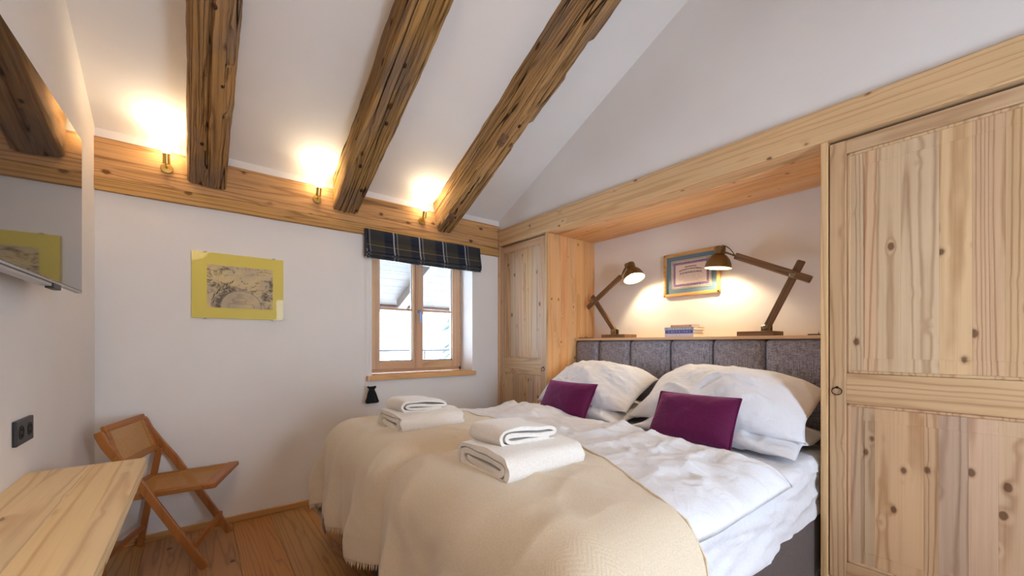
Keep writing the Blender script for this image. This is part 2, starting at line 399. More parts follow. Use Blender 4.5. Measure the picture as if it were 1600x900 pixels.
# profile (y,z) with fold stack at the bottom
prof = [(D-.03, 2.122), (D-.052, 2.122), (D-.062, 2.10), (D-.070, 2.03), (D-.086, 1.955), (D-.098, 1.935), (D-.09, 1.927), (D-.06, 1.934), (D-.03, 1.938),
        (D-.06, 1.926), (D-.09, 1.916), (D-.096, 1.909), (D-.086, 1.903), (D-.05, 1.916), (D-.03, 1.918), (D-.05, 1.906), (D-.08, 1.896), (D-.085, 1.890), (D-.076, 1.886), (D-.03, 1.900)]
bm = bmesh.new(); n = len(prof)-1; lens = [0]
for a, b in zip(prof, prof[1:]): lens.append(lens[-1]+math.hypot(a[0]-b[0], a[1]-b[1]))
def bf(u, v):
    j = v*n; i = min(int(j), n-1); fr = j-i; y = prof[i][0]*(1-fr)+prof[i+1][0]*fr; z = prof[i][1]*(1-fr)+prof[i+1][1]*fr
    x = bx0+(bx1-bx0)*u; k = min(1, v*2.2)
    z -= k*.010*math.sin(PI*u)*(1 if v > .3 else v/.3); y += k*.006*mn.noise(Vector((x*5, v*4, 2))); z += k*.003*mn.noise(Vector((x*7, v*3, 9)))
    return Vector((x, y, z))
add_grid(bm, bf, 60, n*2, lambda u, v: ((bx1-bx0)*u, lens[min(int(v*n), n)]))
o = obj('blind_fabric', bm, TART, bl, True, 60)
md = o.modifiers.new('thickness', 'SOLIDIFY'); md.thickness = .003
for xx, nm in ((bx0-.002, 'side'), (bx1-.004, 'side')):
    bm = bmesh.new(); add_prism(bm, [(D-.03, 2.12), (D-.06, 2.12), (D-.072, 2.03), (D-.09, 1.94), (D-.085, 1.90), (D-.03, 1.90)], 'x', xx, xx+.006); obj('side_hem', bm, fabric('navy_wool', (26, 32, 50)), bl)
boxobj('head_rail', bx0+.005, bx1-.005, D-.05, D-.027, 2.085, 2.12, WHITEP, bl)
cx, cy = 1.070, D-.078
bm = bmesh.new(); add_tube(bm, [(cx, cy, 1.945), (cx, cy, 1.86), (cx, cy-.0, .86)], .0016, 6); tag(obj('pull_cord', bm, CORDM, bl, True), 'thin white pull cord')
# little cloth bag holding the cord
bg_ = thing('cord_bag', 'small black cloth bag hanging on the blind cord below the sill', 'bag', (1.095, cy, .73))
BAGM = fabric('black_felt', (20, 26, 34), (14, 18, 24), 300., .3)
bm = bmesh.new()
bp = [(.0, .728), (.050, .728), (.054, .738), (.046, .76), (.036, .80), (.026, .825), (.020, .834), (.026, .845), (.038, .856), (.030, .858), (.012, .852), (0, .85)]
def bagf(u, v):
    j = v*(len(bp)-1); i = min(int(j), len(bp)-2); fr = j-i; r = bp[i][0]*(1-fr)+bp[i+1][0]*fr; z = bp[i][1]*(1-fr)+bp[i+1][1]*fr
    a = 2*PI*u; r *= 1+.10*math.sin(a*5+z*20)+.05*math.sin(a*3)
    return Vector((1.092+r*math.cos(a), cy+r*.42*math.sin(a), z+.004*math.sin(3*a)))
add_grid(bm, bagf, 40, 26); bmesh.ops.remove_doubles(bm, verts=bm.verts, dist=.0004); obj('bag_body', bm, BAGM, bg_, True, 80)
bm = bmesh.new(); add_tube(bm, [(1.092+.021*math.cos(a), cy+.011*math.sin(a), .834) for a in [2*PI*k/16 for k in range(17)]], .0022, 6); obj('drawstring', bm, BLACKP, bg_, True)

# ------------------------------------------------------------------ OUTSIDE
def soff(y): return ZC-.02+S*(D-y)
ev = thing('roof_eave', 'weathered timber roof eave with rafters outside the window', 'eave', (1.6, D+1., 1.9))
for i in range(9):
    a = D+.38+i*.14; bm = bmesh.new()
    add_prism(bm, [(a, soff(a)), (a+.137, soff(a+.137)), (a+.137, soff(a+.137)+.02), (a, soff(a)+.02)], 'x', -.6, 5.2); obj('board', bm, EAVEW, ev)
bm = bmesh.new(); a, b = D+.38, D+1.64; add_prism(bm, [(a, soff(a)+.025), (b, soff(b)+.025), (b, soff(b)+.06), (a, soff(a)+.06)], 'x', -.6, 5.2); obj('sky_blocker', bm, EAVEW, ev)  # unseen slab added to stop sky leaking through the board gaps
for xx in (1.05, 1.95, 2.85, 3.75):
    bm = bmesh.new(); a, b = D+.36, D+1.52
    add_prism(bm, [(a, soff(a)-.13), (b, soff(b)-.10), (b, soff(b)-.002), (a, soff(a)-.002)], 'x', xx, xx+.11); obj('rafter', bm, EAVEW, ev)
EBR = plain('brown_gutter', (62, 40, 34), .5)
bm = bmesh.new(); add_tube(bm, [(-.5, D+1.66, soff(D+1.64)-.02), (5.2, D+1.66, soff(D+1.64)-.02)], .06, 14); obj('gutter', bm, EBR, ev, True)
SNOW = plain('snow', (244, 247, 252), .8, bump=.2)
bm = bmesh.new()
def hill(u, v):
    x = -10+60*u; y = 9+30*v
    h = -6+v*6.5+2.2*math.exp(-((x-16)/9)**2)*v*2.0+.8*mn.noise(Vector((x*.15, y*.15, 0)))
    return Vector((x, y, h))
add_grid(bm, hill, 60, 30); tag(obj('snowy_hill', bm, SNOW, None, True), 'white snow covered slope outside the window', 'hill')
rl = thing('outdoor_railing', 'thin dark railing beyond the left window pane', 'railing', (3., 6.8, .2))
bm = bmesh.new(); add_tube(bm, [(1.2, 6.8, 1.08), (6.4, 6.8, 1.075)], .018, 8); obj('rail', bm, IRON, rl, True)
for i in range(6):
    bm = bmesh.new(); add_tube(bm, [(1.3+i, 6.8, .1), (1.3+i, 6.8, 1.07)], .014, 8); obj('post', bm, IRON, rl, True)
tag(boxobj('snowy_ledge', 0, 7, 6.3, 8.6, -.2, .08, SNOW, None, .03), 'snow covered ledge under the outdoor railing', 'ledge')
LEAF = plain('spruce_green', (34, 52, 42), .9)
tr = thing('spruce_tree', 'green spruce tree beyond the right window pane', 'tree', (5.95, 10.2, -3))
bm = bmesh.new(); add_tube(bm, [(5.95, 10.2, -3), (5.95, 10.2, 3.2)], [.16, .02], 8); obj('trunk', bm, plain('bark', (80, 62, 48), .9), tr)
bm = bmesh.new()
for i in range(260):
    h = random.random()**1.1; z = -2.2+5.5*h; R = (1-h)*1.1+.08; a = random.random()*2*PI; r = R*(.4+.6*random.random())
    c = Vector((5.95+r*math.cos(a), 10.2+r*math.sin(a), z)); d = Vector((math.cos(a), math.sin(a), -.5)).normalized()*.38; s_ = d.cross(Vector((0, 0, 1))).normalized()*.12
    bm.faces.new([bm.verts.new(p) for p in (c-d*.3-s_*.4, c+d*.5-s_*.5, c+d, c+d*.5+s_*.5, c-d*.3+s_*.4)])
tag(obj('foliage', bm, LEAF, tr), kind='stuff')

# ------------------------------------------------------------------ CEILING BEAMS
def beam(name, label, xc0, xc1, xu0, xu1, depth, yend, seed, crackpos):
    root = thing(name, label, 'beam', ((xc0+xc1)/2, yend, zceil(yend)-depth))
    bm = bmesh.new(); n = 150; y0, y1 = RY, yend
    def sect(t):
        y = y0+(y1-y0)*t; zt = zceil(y)+.02; zb = zceil(y)-depth
        pts = []
        ch = .022+.016*mn.noise(Vector((y*1.3, seed, 7)))
        c2 = .022+.020*mn.noise(Vector((y*1.1, seed, 17)))
        A = [(xc0, zt), (xc0*.5+xu0*.5, zt*.5+zb*.5), (xu0, zb+ch*1.3), (xu0+ch*.35, zb+ch*.35), (xu0+ch*1.2, zb)]
        B = [(xu1-c2*1.2, zb), (xu1-c2*.35, zb+c2*.35), (xu1, zb+c2*1.3), (xc1*.5+xu1*.5, zt*.5+zb*.5), (xc1, zt)]
        def sub(a, b, k): return [(a[0]+(b[0]-a[0])*i/k, a[1]+(b[1]-a[1])*i/k) for i in range(k)]
        pts += sub(A[0], A[1], 5)+sub(A[1], A[2], 5)+sub(A[2], A[3], 2)+sub(A[3], A[4], 2)+sub(A[4], B[0], 20)+sub(B[0], B[1], 2)+sub(B[1], B[2], 2)+sub(B[2], B[3], 5)+sub(B[3], B[4], 5)+[B[4]]
        out = []
        for k, (x, z) in enumerate(pts):
            dx = .010*mn.noise(Vector((y*1.1+k*.01, seed+x*3, z*2)))+.007*mn.noise(Vector((y*6, k*.35, seed)))+.0035*mn.noise(Vector((y*17, k*.9, seed)))
            dz = .006*mn.noise(Vector((y*1.4, seed*3, k*.06)))+.006*mn.noise(Vector((y*7, k*.5, seed+4)))+.003*mn.noise(Vector((y*19, k*1.1, seed)))
            if 14 <= k <= 33:
                for (cp, a0, a1, dp) in crackpos:
                    cc = 14+20*cp+1.2*mn.noise(Vector((y*1.5, seed, cp*9)))
                    if a0 < y < a1 and abs(k-cc) < .62: dz += dp*min(1, (y-a0)*9, (a1-y)*9)
            # missing splinters along the right edge
            if 33 <= k <= 38:
                sp = mn.noise(Vector((y*2.3, seed*5, 0)))
                if sp > .22: dx -= .016; dz += .006
            out.append(Vector((x+dx, y, z+dz)))
        return out
    rows = [[bm.verts.new(p) for p in sect(i/n)] for i in range(n+1)]
    # rounded lower end
    for v in rows[-1]: v.co.y -= .004
    for a, b in zip(rows, rows[1:]):
        for k in range(len(a)-1): bm.faces.new((a[k], b[k], b[k+1], a[k+1]))
    bm.faces.new(rows[-1])
    obj('timber', bm, BEAMW, root, True, 32)
    return root, seed
def knothole(root, x, y, depth, r, name='knot'):
    z = zceil(y)-depth
    bm = bmesh.new(); a = -math.atan(S)
    add_lathe(bm, [(0, -.004), (r*.5, -.0055), (r, -.002), (r*1.25, .006)], 12, Matrix.Translation((x, y, z)) @ Matrix.Rotation(a, 4, 'X') @ Matrix.Diagonal((1, 1.5, 1, 1)))
    obj(name, bm, plain('dark_knot', (58, 36, 20), .9), root, True)
b1, _ = beam('ceiling_beam', 'leftmost rough old ceiling beam with one long dark crack', -.052, .162, -.040, .150, .238, 3.243, 3.1, [(.45, -1.3, 3.18, .022), (.28, 2.35, 2.9, .010)])
b2, _ = beam('ceiling_beam', 'middle rough ceiling beam with splintered grey underside', .812, 1.045, .808, 1.004, .232, 3.243, 8.4, [(.55, .4, 2.2, .012), (.4, 2.5, 3.1, .010), (.75, 1.6, 2.6, .01)])
b3, _ = beam('ceiling_beam', 'rightmost old ceiling beam ending above the window blind', 1.652, 1.885, 1.69, 1.84, .235, 3.243, 14.9, [(.55, -.5, 3.0, .010), (.3, .9, 2.0, .008)])
for (r_, px, py) in ((b1, .10, 2.55), (b1, .02, 2.93), (b1, .06, 2.2), (b2, .9, 2.1), (b2, .93, 2.45), (b2, .88, 2.8), (b2, .95, 3.0), (b3, 1.76, 2.15), (b3, 1.77, 3.05)):
    knothole(r_, px, py, .236, .009)
# sawn-off tenon let into the third beam
bm = bmesh.new(); a = math.atan(S)
add_box(bm, -.022, .022, -.045, .045, -.012, .03, .003, 1, Matrix.Translation((1.715, 2.28, zceil(2.28)-.237)) @ Matrix.Rotation(-a, 4, 'X')); obj('tenon', bm, LAMPW['y'], b3, True)
bm = bmesh.new(); add_box(bm, -.03, .03, -.05, .05, -.012, .03, .003, 1, Matrix.Translation((1.72, 3.06, zceil(3.06)-.237)) @ Matrix.Rotation(-a, 4, 'X')); obj('tenon', bm, LAMPW['y'], b3, True)

# ------------------------------------------------------------------ SPOT LAMPS ON THE WALL PLANK
def spot(x, label):
    y = D-.026; z = 2.278; r = thing('wall_spotlight', label, 'spotlight', (x, y, z), 'brass spotlights on the wall plank')
    bm = bmesh.new(); add_lathe(bm, [(0, 0), (.030, 0), (.031, .006), (.028, .012), (0, .013)], 28, Matrix.Translation((x, y, z)) @ Matrix.Rotation(PI/2, 4, 'X')); obj('wall_plate', bm, BRASS, r, True)
    yc = y-.048
    bm = bmesh.new(); add_tube(bm, [(x, y-.01, z), (x, yc, z+.002), (x, yc, z+.02)], .006, 10); obj('arm', bm, BRASS, r, True)
    M = Matrix.Translation((x, yc, z+.012)) @ Matrix.Rotation(math.radians(18), 4, 'X')
    bm = bmesh.new(); add_lathe(bm, [(0, 0), (.017, 0), (.0185, .003), (.0185, .062), (.0165, .062), (.0165, .05), (0, .05)], 24, M); obj('lamp_body', bm, BRASS, r, True)
    bm = bmesh.new(); add_lathe(bm, [(.012, .05), (.016, .062), (.027, .080), (.030, .088), (.026, .094), (.012, .098), (0, .099)], 24, M); obj('bulb', bm, BULB, r, True)
    p = M @ Vector((0, 0, .112))
    l = light('spot_lamp_light', 'SPOT', p, 7.0, (1, .83, .55), (math.radians(222), 0, 0), spot_size=math.radians(160), spot_blend=1., shadow_soft_size=.035)
    l.data.name = 'spotlight_light'
    return r
spot(-.149, 'brass spotlight left of the first ceiling beam')
spot(.700, 'brass spotlight between the first and middle ceiling beams')
spot(1.545, 'brass spotlight left of the rightmost beam, above the blind')

# ------------------------------------------------------------------ WARDROBES
def door(root, y0, y1, boards_u, boards_l, stile, x=W, ring_y=None, ztop=2.158, zbot=.085, face=0.):
    bm = bmesh.new(); t_ = .022
    zr0, zr1 = .92, 1.061; zt = 2.094; zb0 = .17
    add_box(bm, x+face, x+face+t_, y0, y0+stile[0], zbot, ztop, .003, 2); add_box(bm, x+face, x+face+t_, y1-stile[1], y1, zbot, ztop, .003, 2)
    d = obj('door', bm, DOORF['z'], root, True, 40)
    for (a, b) in ((zbot, zb0), (zr0, zr1), (zt, ztop)): boxobj('rail', x+face+.0006, x+face+t_, y0+stile[0]-.001, y1-stile[1]+.001, a, b, DOORF['y'], d, .003, 2)
    p0, p1 = y0+stile[0], y1-stile[1]
    for (bs, za, zb) in ((boards_u, zr1, zt), (boards_l, zb0, zr0)):
        # moulding around the panel
        bm = bmesh.new(); m = .014
        for (ya, yb, z0_, z1_) in ((p0, p0+m, za, zb), (p1-m, p1, za, zb), (p0, p1, za, za+m), (p0, p1, zb-m, zb)): add_box(bm, x+face+.006, x+face+t_, ya, yb, z0_, z1_, .005, 2)
        obj('moulding', bm, DOORF['z'], d, True, 40)
        # raised field, one object per board
        ys = [p0+m*.6]+list(bs)+[p1-m*.6]
        fy0, fy1, fz0, fz1 = p0+.064, p1-.064, za+.072, zb-.072
        for a, b in zip(ys, ys[1:]):
            bm = bmesh.new(); add_box(bm, x+face+.0125, x+face+.02, a+.00005, b-.00005, za+.008, zb-.008, .0003, 1)
            ca, cb = max(a+.0003, fy0), min(b-.0003, fy1)
            if cb-ca > .004: add_box(bm, x+face+.0100, x+face+.0135, ca-.0002, cb+.0002, fz0, fz1, .0003, 1)
            obj('board', bm, DOORW, d)
    if ring_y is not None:
        zz = .978; r = .019
        bm = bmesh.new(); add_tube(bm, [(x+face-.006-.004*math.cos(a), ring_y+r*math.sin(a), zz-.004-r*math.cos(a)*.9) for a in [2*PI*k/24 for k in range(25)]], .0022, 8)
        add_lathe(bm, [(0, .012), (.004, .012), (.006, 0)], 10, Matrix.Translation((x+face, ring_y, zz+.014)) @ Matrix.Rotation(-PI/2, 4, 'Y')); tag(obj('ring_handle', bm, IRON, d, True), 'small black iron ring handle')
    return d
# near wardrobe (right edge of the photo)
wn = thing('wardrobe', 'spruce wardrobe with tall panelled door, right of the bed', 'wardrobe', (W+.3, -.2, 0))
def yat(u):                                        # where an image column meets the wardrobe front
    q = (u-800)/623; t_ = math.radians(38.2424); rx = math.sin(t_)+q*math.cos(t_); ry = math.cos(t_)-q*math.sin(t_); return ry/rx*W
ups = sorted([yat(u) for u in (1348, 1369, 1407, 1467, 1519, 1571)]+[-.075, -.16])
lows = sorted([yat(u) for u in (1343, 1366, 1443, 1466, 1513, 1560)]+[-.06, -.17])
door(wn, -.30, .563, ups, lows, (.08, .063), ring_y=.534)
door(wn, -1.16, -.304, [-.9, -.78, -.62, -.5], [-.95, -.8, -.66, -.52], (.063, .08))
bm = bmesh.new(); add_box(bm, W-.012, NB, .568, .596, .045, 2.175, .004, 2); tag(obj('side_panel', bm, SPR['z'], wn, True), 'narrow rounded side panel beside the bed')
boxobj('plinth', W+.03, W+.05, -1.2, .568, 0, .09, DOORF['y'], wn)
boxobj('carcass', W+.035, NB-.01, -1.2, .560, .09, 2.17, DOORF['z'], wn)
# far wardrobe (between window wall and bed)
wf = thing('wardrobe', 'narrow pale spruce wardrobe in the corner beside the window', 'wardrobe', (W+.3, 2.9, 0))
ys = sorted(yat(u) for u in (797, 808, 817, 829, 838)); yl = sorted(yat(u) for u in (799, 812, 823, 836))
door(wf, 2.568, 3.222, ys, yl, (.058, .052), ring_y=2.594)
boxobj('post', W-.004, W+.03, 3.226, D-.001, .0, 2.175, SPR['z'], wf, .003, 1)
boxobj('plinth', W+.03, W+.05, 2.57, 3.226, 0, .085, DOORF['y'], wf)
boxobj('carcass', W+.035, NB-.01, 2.568, D-.002, .085, 2.17, DOORF['z'], wf)
sp_ = thing('niche_panel', 'honey coloured spruce side panel left of the bed, with knots', 'panel', (2.7, 2.55, 0))
boxobj('edge_strip', W-.008, W+.012, 2.544, 2.564, 0, 2.175, DOORF['z'], sp_, .003, 2)
xs = [W+.013, 2.47, 2.565, 2.655, 2.77, 2.86, 2.945, NB]
for a, b in zip(xs, xs[1:]): boxobj('board', a+.0003, b-.0003, 2.545, 2.563, 0, 2.172, ORNG, sp_, .0008, 1)

# ------------------------------------------------------------------ HEADBOARD + SHELF
hb = thing('headboard', 'grey linen channel-padded headboard behind the pillows', 'headboard', (2.77, 1.57, 0))
yb = [2.541, 2.275, 1.952, 1.60, 1.291, .971, .600]
for a, b in zip(yb[1:], yb):
    bm = bmesh.new(); n1, n2 = 24, 30; wd = b-a; r = .035
    def f(u, v):
        y = a+wd*u; z = .28+(1.226-.28)*v
        eu = min(u, 1-u)*wd; ev_ = (1-v)*(1.226-.28)
        def s_(e, R): return math.sqrt(max(0, 1-(1-min(e/R, 1))**2))
        th = .052*(.25+.75*s_(eu, .05))*(.2+.8*s_(ev_, .05))
        y = a+.002+(wd-.004)*u; z -= .016*(1-s_(eu, .035))*max(0, (v-.9)/.1)
        return Vector((2.795-th-.004*math.sin(PI*u), y, z))
    def us(u): return .5-.5*math.cos(PI*u)*1. if False else u
    def g(u, v):
        u2 = .5-.5*math.cos(PI*u); v2 = 1-(1-v)**2.2
        return f(u2, v2)
    add_grid(bm, g, n1, n2)
    bd = [e for e in bm.edges if len(e.link_faces) == 1]
    ex = bmesh.ops.extrude_edge_only(bm, edges=bd)['geom']
    for v in [q for q in ex if isinstance(q, bmesh.types.BMVert)]: v.co.x = 2.80
    obj('panel', bm, LINEN, hb, True, 60)
boxobj('back_board', 2.80, 2.82, .600, 2.541, .28, 1.226, BASEF, hb)
sh = tag(boxobj('shelf', 2.742, NB-.001, .597, 2.543, 1.228, 1.249, SPR['y'], None, .003, 2), 'narrow spruce shelf on top of the headboard', 'shelf')

def crease(x, y, seed, k=6.5):
    n1 = mn.noise(Vector((x*1.7+y*2.2, y*2.6-x*1.3, seed))); n2 = mn.noise(Vector((x*5.+y*1.5, y*3.2+x*2.0, seed+5)))
    g = min(1, max(0, .6+2*mn.noise(Vector((x*2.5, y*2.5, seed+9)))))
    return g*(max(0, 1-k*abs(n1))**1.4+.55*max(0, 1-k*.8*abs(n2))**1.4)
# ------------------------------------------------------------------ BED
MX0, YN, YF, ZM, RB = .74, .655, 2.45, .64, .06
bed = thing('bed', 'double box-spring bed with white sheet and dark base', 'bed', (1.7, 1.57, 0))
bm = bmesh.new(); add_box(bm, .70, 2.738, .625, 1.566, .035, .355, .012, 3); obj('base', bm, BASEF, bed, True, 50)
bm = bmesh.new(); add_box(bm, .70, 2.738, 1.572, 2.50, .035, .355, .012, 3); obj('base', bm, BASEF, bed, True, 50)
for (a, b) in ((.8, .72), (.8, 2.4), (2.6, .72), (2.6, 2.4)): boxobj('foot', a-.03, a+.03, b-.03, b+.03, 0, .04, BLACKP, bed, .003, 1)
bm = bmesh.new(); nx, ny = 120, 26
def sheet(u, v):                                    # mattress in its sheet: side hem .345 -> top
    # perimeter u, v from bottom hem up over the edge to the middle
    x0, x1, y0, y1 = .695, 2.735, .612, 2.515; z0 = .345
    per = [(x0, y0), (x1, y0), (x1, y1), (x0, y1)]
    q = u*4 % 4; i = int(q) % 4; fr = q-int(q); a, b = per[i], per[(i+1) % 4]
    X, Y = a[0]+(b[0]-a[0])*fr, a[1]+(b[1]-a[1])*fr
    cx_, cy_ = (x0+x1)/2, (y0+y1)/2
    ins = 0; z = z0
    if v < .5: z = z0+(.585-z0)*(v/.5)
    elif v < .8: t_ = (v-.5)/.3*PI/2; z = .585+.055*math.sin(t_); ins = .055*(1-math.cos(t_))
    else: z = .64; ins = .055+(v-.8)/.2*.86
    sx = (abs(x1-x0)/2-min(ins, .95))/(abs(x1-x0)/2); sy = (abs(y1-y0)/2-min(ins, .94))/(abs(y1-y0)/2)
    wx = .014*mn.noise(Vector((X*3.1+z*3, Y*3.1, z*7)))+-.009*crease(X*1.2+z*3, z*3.5+X*.5, 3.)+.007*(.7-2*abs(mn.noise(Vector((X*2.5-z*6, Y*5, z*11)))))+.004*(.7-2*abs(mn.noise(Vector((X*7+z*12, Y*5, z*19)))))
    k = 1+wx/.9 if v < .85 else 1
    if v < .5: z += .012*mn.noise(Vector((X*4, Y*4, 3)))*(1-v*2)
    return Vector((cx_+(X-cx_)*sx*k, cy_+(Y-cy_)*sy*(1+wx*1.2 if v < .85 else 1), z+(.004*mn.noise(Vector((X*6, Y*6, 1))) if v > .8 else 0)))
add_grid(bm, sheet, 400, 40); bmesh.ops.remove_doubles(bm, verts=bm.verts, dist=.0005)
tag(obj('fitted_sheet', bm, COTTON, bed, True, 180), 'white fitted sheet over the mattress')

def bend(d, r):
    if d <= 0: return 0., 0., 0.
    if d < r*PI/2: a = d/r; return r*math.sin(a), r*(1-math.cos(a)), a
    return r, r+d-r*PI/2, PI/2
def drape(x, y, off, fold=0.):
    p = max(0, MX0-x); q = YN-y if y < YN else (y-YF if y > YF else 0); sg = -1 if y < YN else 1
    d = math.hypot(p, q)
    bx, by = max(x, MX0), min(max(y, YN), YF)
    if d < 1e-9: return Vector((bx, by, ZM+off))
    dx, dy = -p/d, sg*q/d
    o_, dn, a = bend(d, RB)
    n = Vector((dx*math.sin(a), dy*math.sin(a), math.cos(a)))
    P = Vector((bx+dx*o_, by+dy*o_, ZM-dn))+n*off
    if p > 0 and q > 0: P += Vector((dx, dy, 0))*(.05*math.sin(2*math.atan2(q, p))**2*min(1, dn/.2))
    P += Vector((dx, dy, 0))*fold*min(1, dn/.25)
    return P
T = .095
YC = 1.60
def crownf(y):
    a = (y-(YN-.065))/(YC+.01-YN+.065) if y < YC else (y-YC+.01)/(YF+.115-YC+.01)
    return .80+.20*math.sin(PI*min(max(a, 0), 1))
def broad(x, y): return .012*mn.noise(Vector((x*1.8, y*1.8, 9)))+.008*(1-2*abs(mn.noise(Vector((x*1.3+y*1.2, y*2.4-x*.7, 3.3)))))
def duvet(name, label, ya, yb, xa, xb, seed, skew):
    bm = bmesh.new(); nu, nv = 150, 110
    def s_(e, w_): return math.sqrt(max(0, 1-(1-min(e/w_, 1))**2.0))
    def xy(u, v):
        y = ya+(yb-ya)*v; xe = xb+skew*(v-.5)+.02*mn.noise(Vector((y*4, seed, 0))); return xa+(xe-xa)*u, y
    def lift(x, y, u, v):
        ey = v*(yb-ya) if ya < YC-.2 else (1-v)*(yb-ya); ex = (1-u)*(xb-xa)
        return .055*max(0, 1-min(ex, ey)/.075)**2*min(1, max(0, (x-1.0)/.2))
    def top(u, v):
        x, y = xy(u, v); xe = xb+skew*(v-.5)
        ex = min((u)*(xe-xa), (1-u)*(xe-xa)); ey = min(v, 1-v)*(yb-ya)
        e = s_(ex, .13)*s_(ey, .11)
        crown = crownf(y)
        hd = min(max((x-1.0)/.5, 0), 1)
        wr = broad(x, y)+hd*(.014*crease(x, y, seed)+.009*crease(x*1.8+3, y*1.8, seed+2)+.020*(.7-2.6*abs(mn.noise(Vector((x*1.6+y*1.9, y*4.2-x*1.0, seed)))))+.012*(.7-2.4*abs(mn.noise(Vector((x*4+y*2, y*8.5+x*3, seed+3)))))+.006*(.7-2.4*abs(mn.noise(Vector((x*15+y*5, y*9-x*5, seed+7))))))
        st = math.exp(-((x-(xe-.27+.05*math.sin(y*3)))/.012)**2)*.007
        pk = .004*mn.noise(Vector((x*14, y*14, seed)))*(1-e)
        return drape(x, y, .004+lift(x, y, u, v)+(T*crown-.5*lift(x, y, u, v))*e+wr*e-st*e+pk)
    def bot(u, v):
        x, y = xy(u, v); return drape(x, y, .004+lift(x, y, u, v)+(0 if 0 < u < 1 and 0 < v < 1 else .004*mn.noise(Vector((x*14, y*14, seed)))))
    A = add_grid(bm, top, nu, nv); B = add_grid(bm, bot, nu, nv)
    bmesh.ops.remove_doubles(bm, verts=bm.verts, dist=.0002)
    return tag(obj(name, bm, COTTON, None, True, 180), label, 'duvet', 'white duvets on the bed')
duvet('duvet', 'white duvet on the near half of the bed', YN-.065, YC+.01, MX0-.30, 1.91, 2., .12)
duvet('duvet', 'white duvet on the half of the bed nearer the window', YC-.01, YF+.115, MX0-.30, 2.03, 6.5, .0)

# throw blanket across the foot
def interp(tab, x):
    if x <= tab[0][0]: return tab[0][1]
    for (a, b), (c, d) in zip(tab, tab[1:]):
        if x <= c: return b+(d-b)*(x-a)/(c-a)
    return tab[-1][1]
XE = [(.1, .99), (.57, 1.02), (.75, 1.12), (.99, 1.23), (1.25, 1.32), (1.46, 1.37), (1.74, 1.38), (2.2, 1.40), (2.5, 1.42), (3.1, 1.42)]
TY0, TY1, TXA = YN-.42, YF+.50, MX0-.385
def th_off(x, y):
    g = 1-.5*math.exp(-((y-YC)/.05)**2)
    return .013+T*crownf(y)*g
def throw_pt(x, y, extra=0.):
    p = max(0, MX0-x)
    wr = broad(x, y)+.004*abs(mn.noise(Vector((x*4+2, y*6+x*3, 8.))))+.014*max(0, .45-1.9*abs(mn.noise(Vector((x*1.7+y*1.5, y*2.0-x, 21.)))))+.008*max(0, .5-2.2*abs(mn.noise(Vector((x*4.5-y*3, y*3+x, 31.)))))+.006*crease(x, y, 41.)
    fo = .026*(1+math.sin(y*15+2.5*mn.noise(Vector((y*2, x*.6, 1)))))+.013*(1+math.sin(y*33+3*mn.noise(Vector((y*3, x, 4)))))-.012
    q = max(0, YN-y, y-YF)
    if q > p: fo = .018*(1+math.sin(x*13+1.5))+.008*(1+math.sin(x*31))-.008
    P = drape(x, y, th_off(x, y)+wr+extra, fo)
    P.z = max(P.z, .012)
    return P
bm = bmesh.new(); NU, NV = 130, 300
def txy(u, v):
    y = TY0+(TY1-TY0)*v; xe = interp(XE, y)+.008*mn.noise(Vector((y*6, 3, 3))); return TXA+(xe-TXA)*u, y
def tf(u, v):
    x, y = txy(u, v); e = -.004*(1 if u > .99 else 0); return throw_pt(x, y, e)
add_grid(bm, tf, NU, NV, lambda u, v: txy(u, v))
thr = tag(obj('throw_blanket', bm, THROWM, None, True, 180), 'cream herringbone throw with fringe across the foot of the bed', 'blanket')
md = thr.modifiers.new('thickness', 'SOLIDIFY'); md.thickness = .005; md.offset = 0
bm = bmesh.new(); y = TY0
while y < TY1:
    c = throw_pt(TXA, y); c2 = throw_pt(TXA+.02, y); dr = (c-c2)
    if dr.length > 1e-5: dr.normalize()
    dr = (dr+Vector((random.uniform(-.1, .1), random.uniform(-.35, .35), -.5))).normalized(); ln = random.uniform(.018, .034)
    if c.z > .05: add_tube(bm, [c2, c+dr*.4*ln, c+dr*ln], [.0042, .003, .0008], 4, False)
    y += random.uniform(.006, .010)
tag(obj('fringe', bm, THROWM, thr, True), kind='stuff')
bm = bmesh.new(); pts = []
for i in range(81):
    y = YN-.4+(TY1-.05-YN+.4)*i/80; pts.append(throw_pt(interp(XE, y)-.004, y, .002))
add_tube(bm, pts, .0045, 6); obj('hem', bm, THROWM, thr, True)

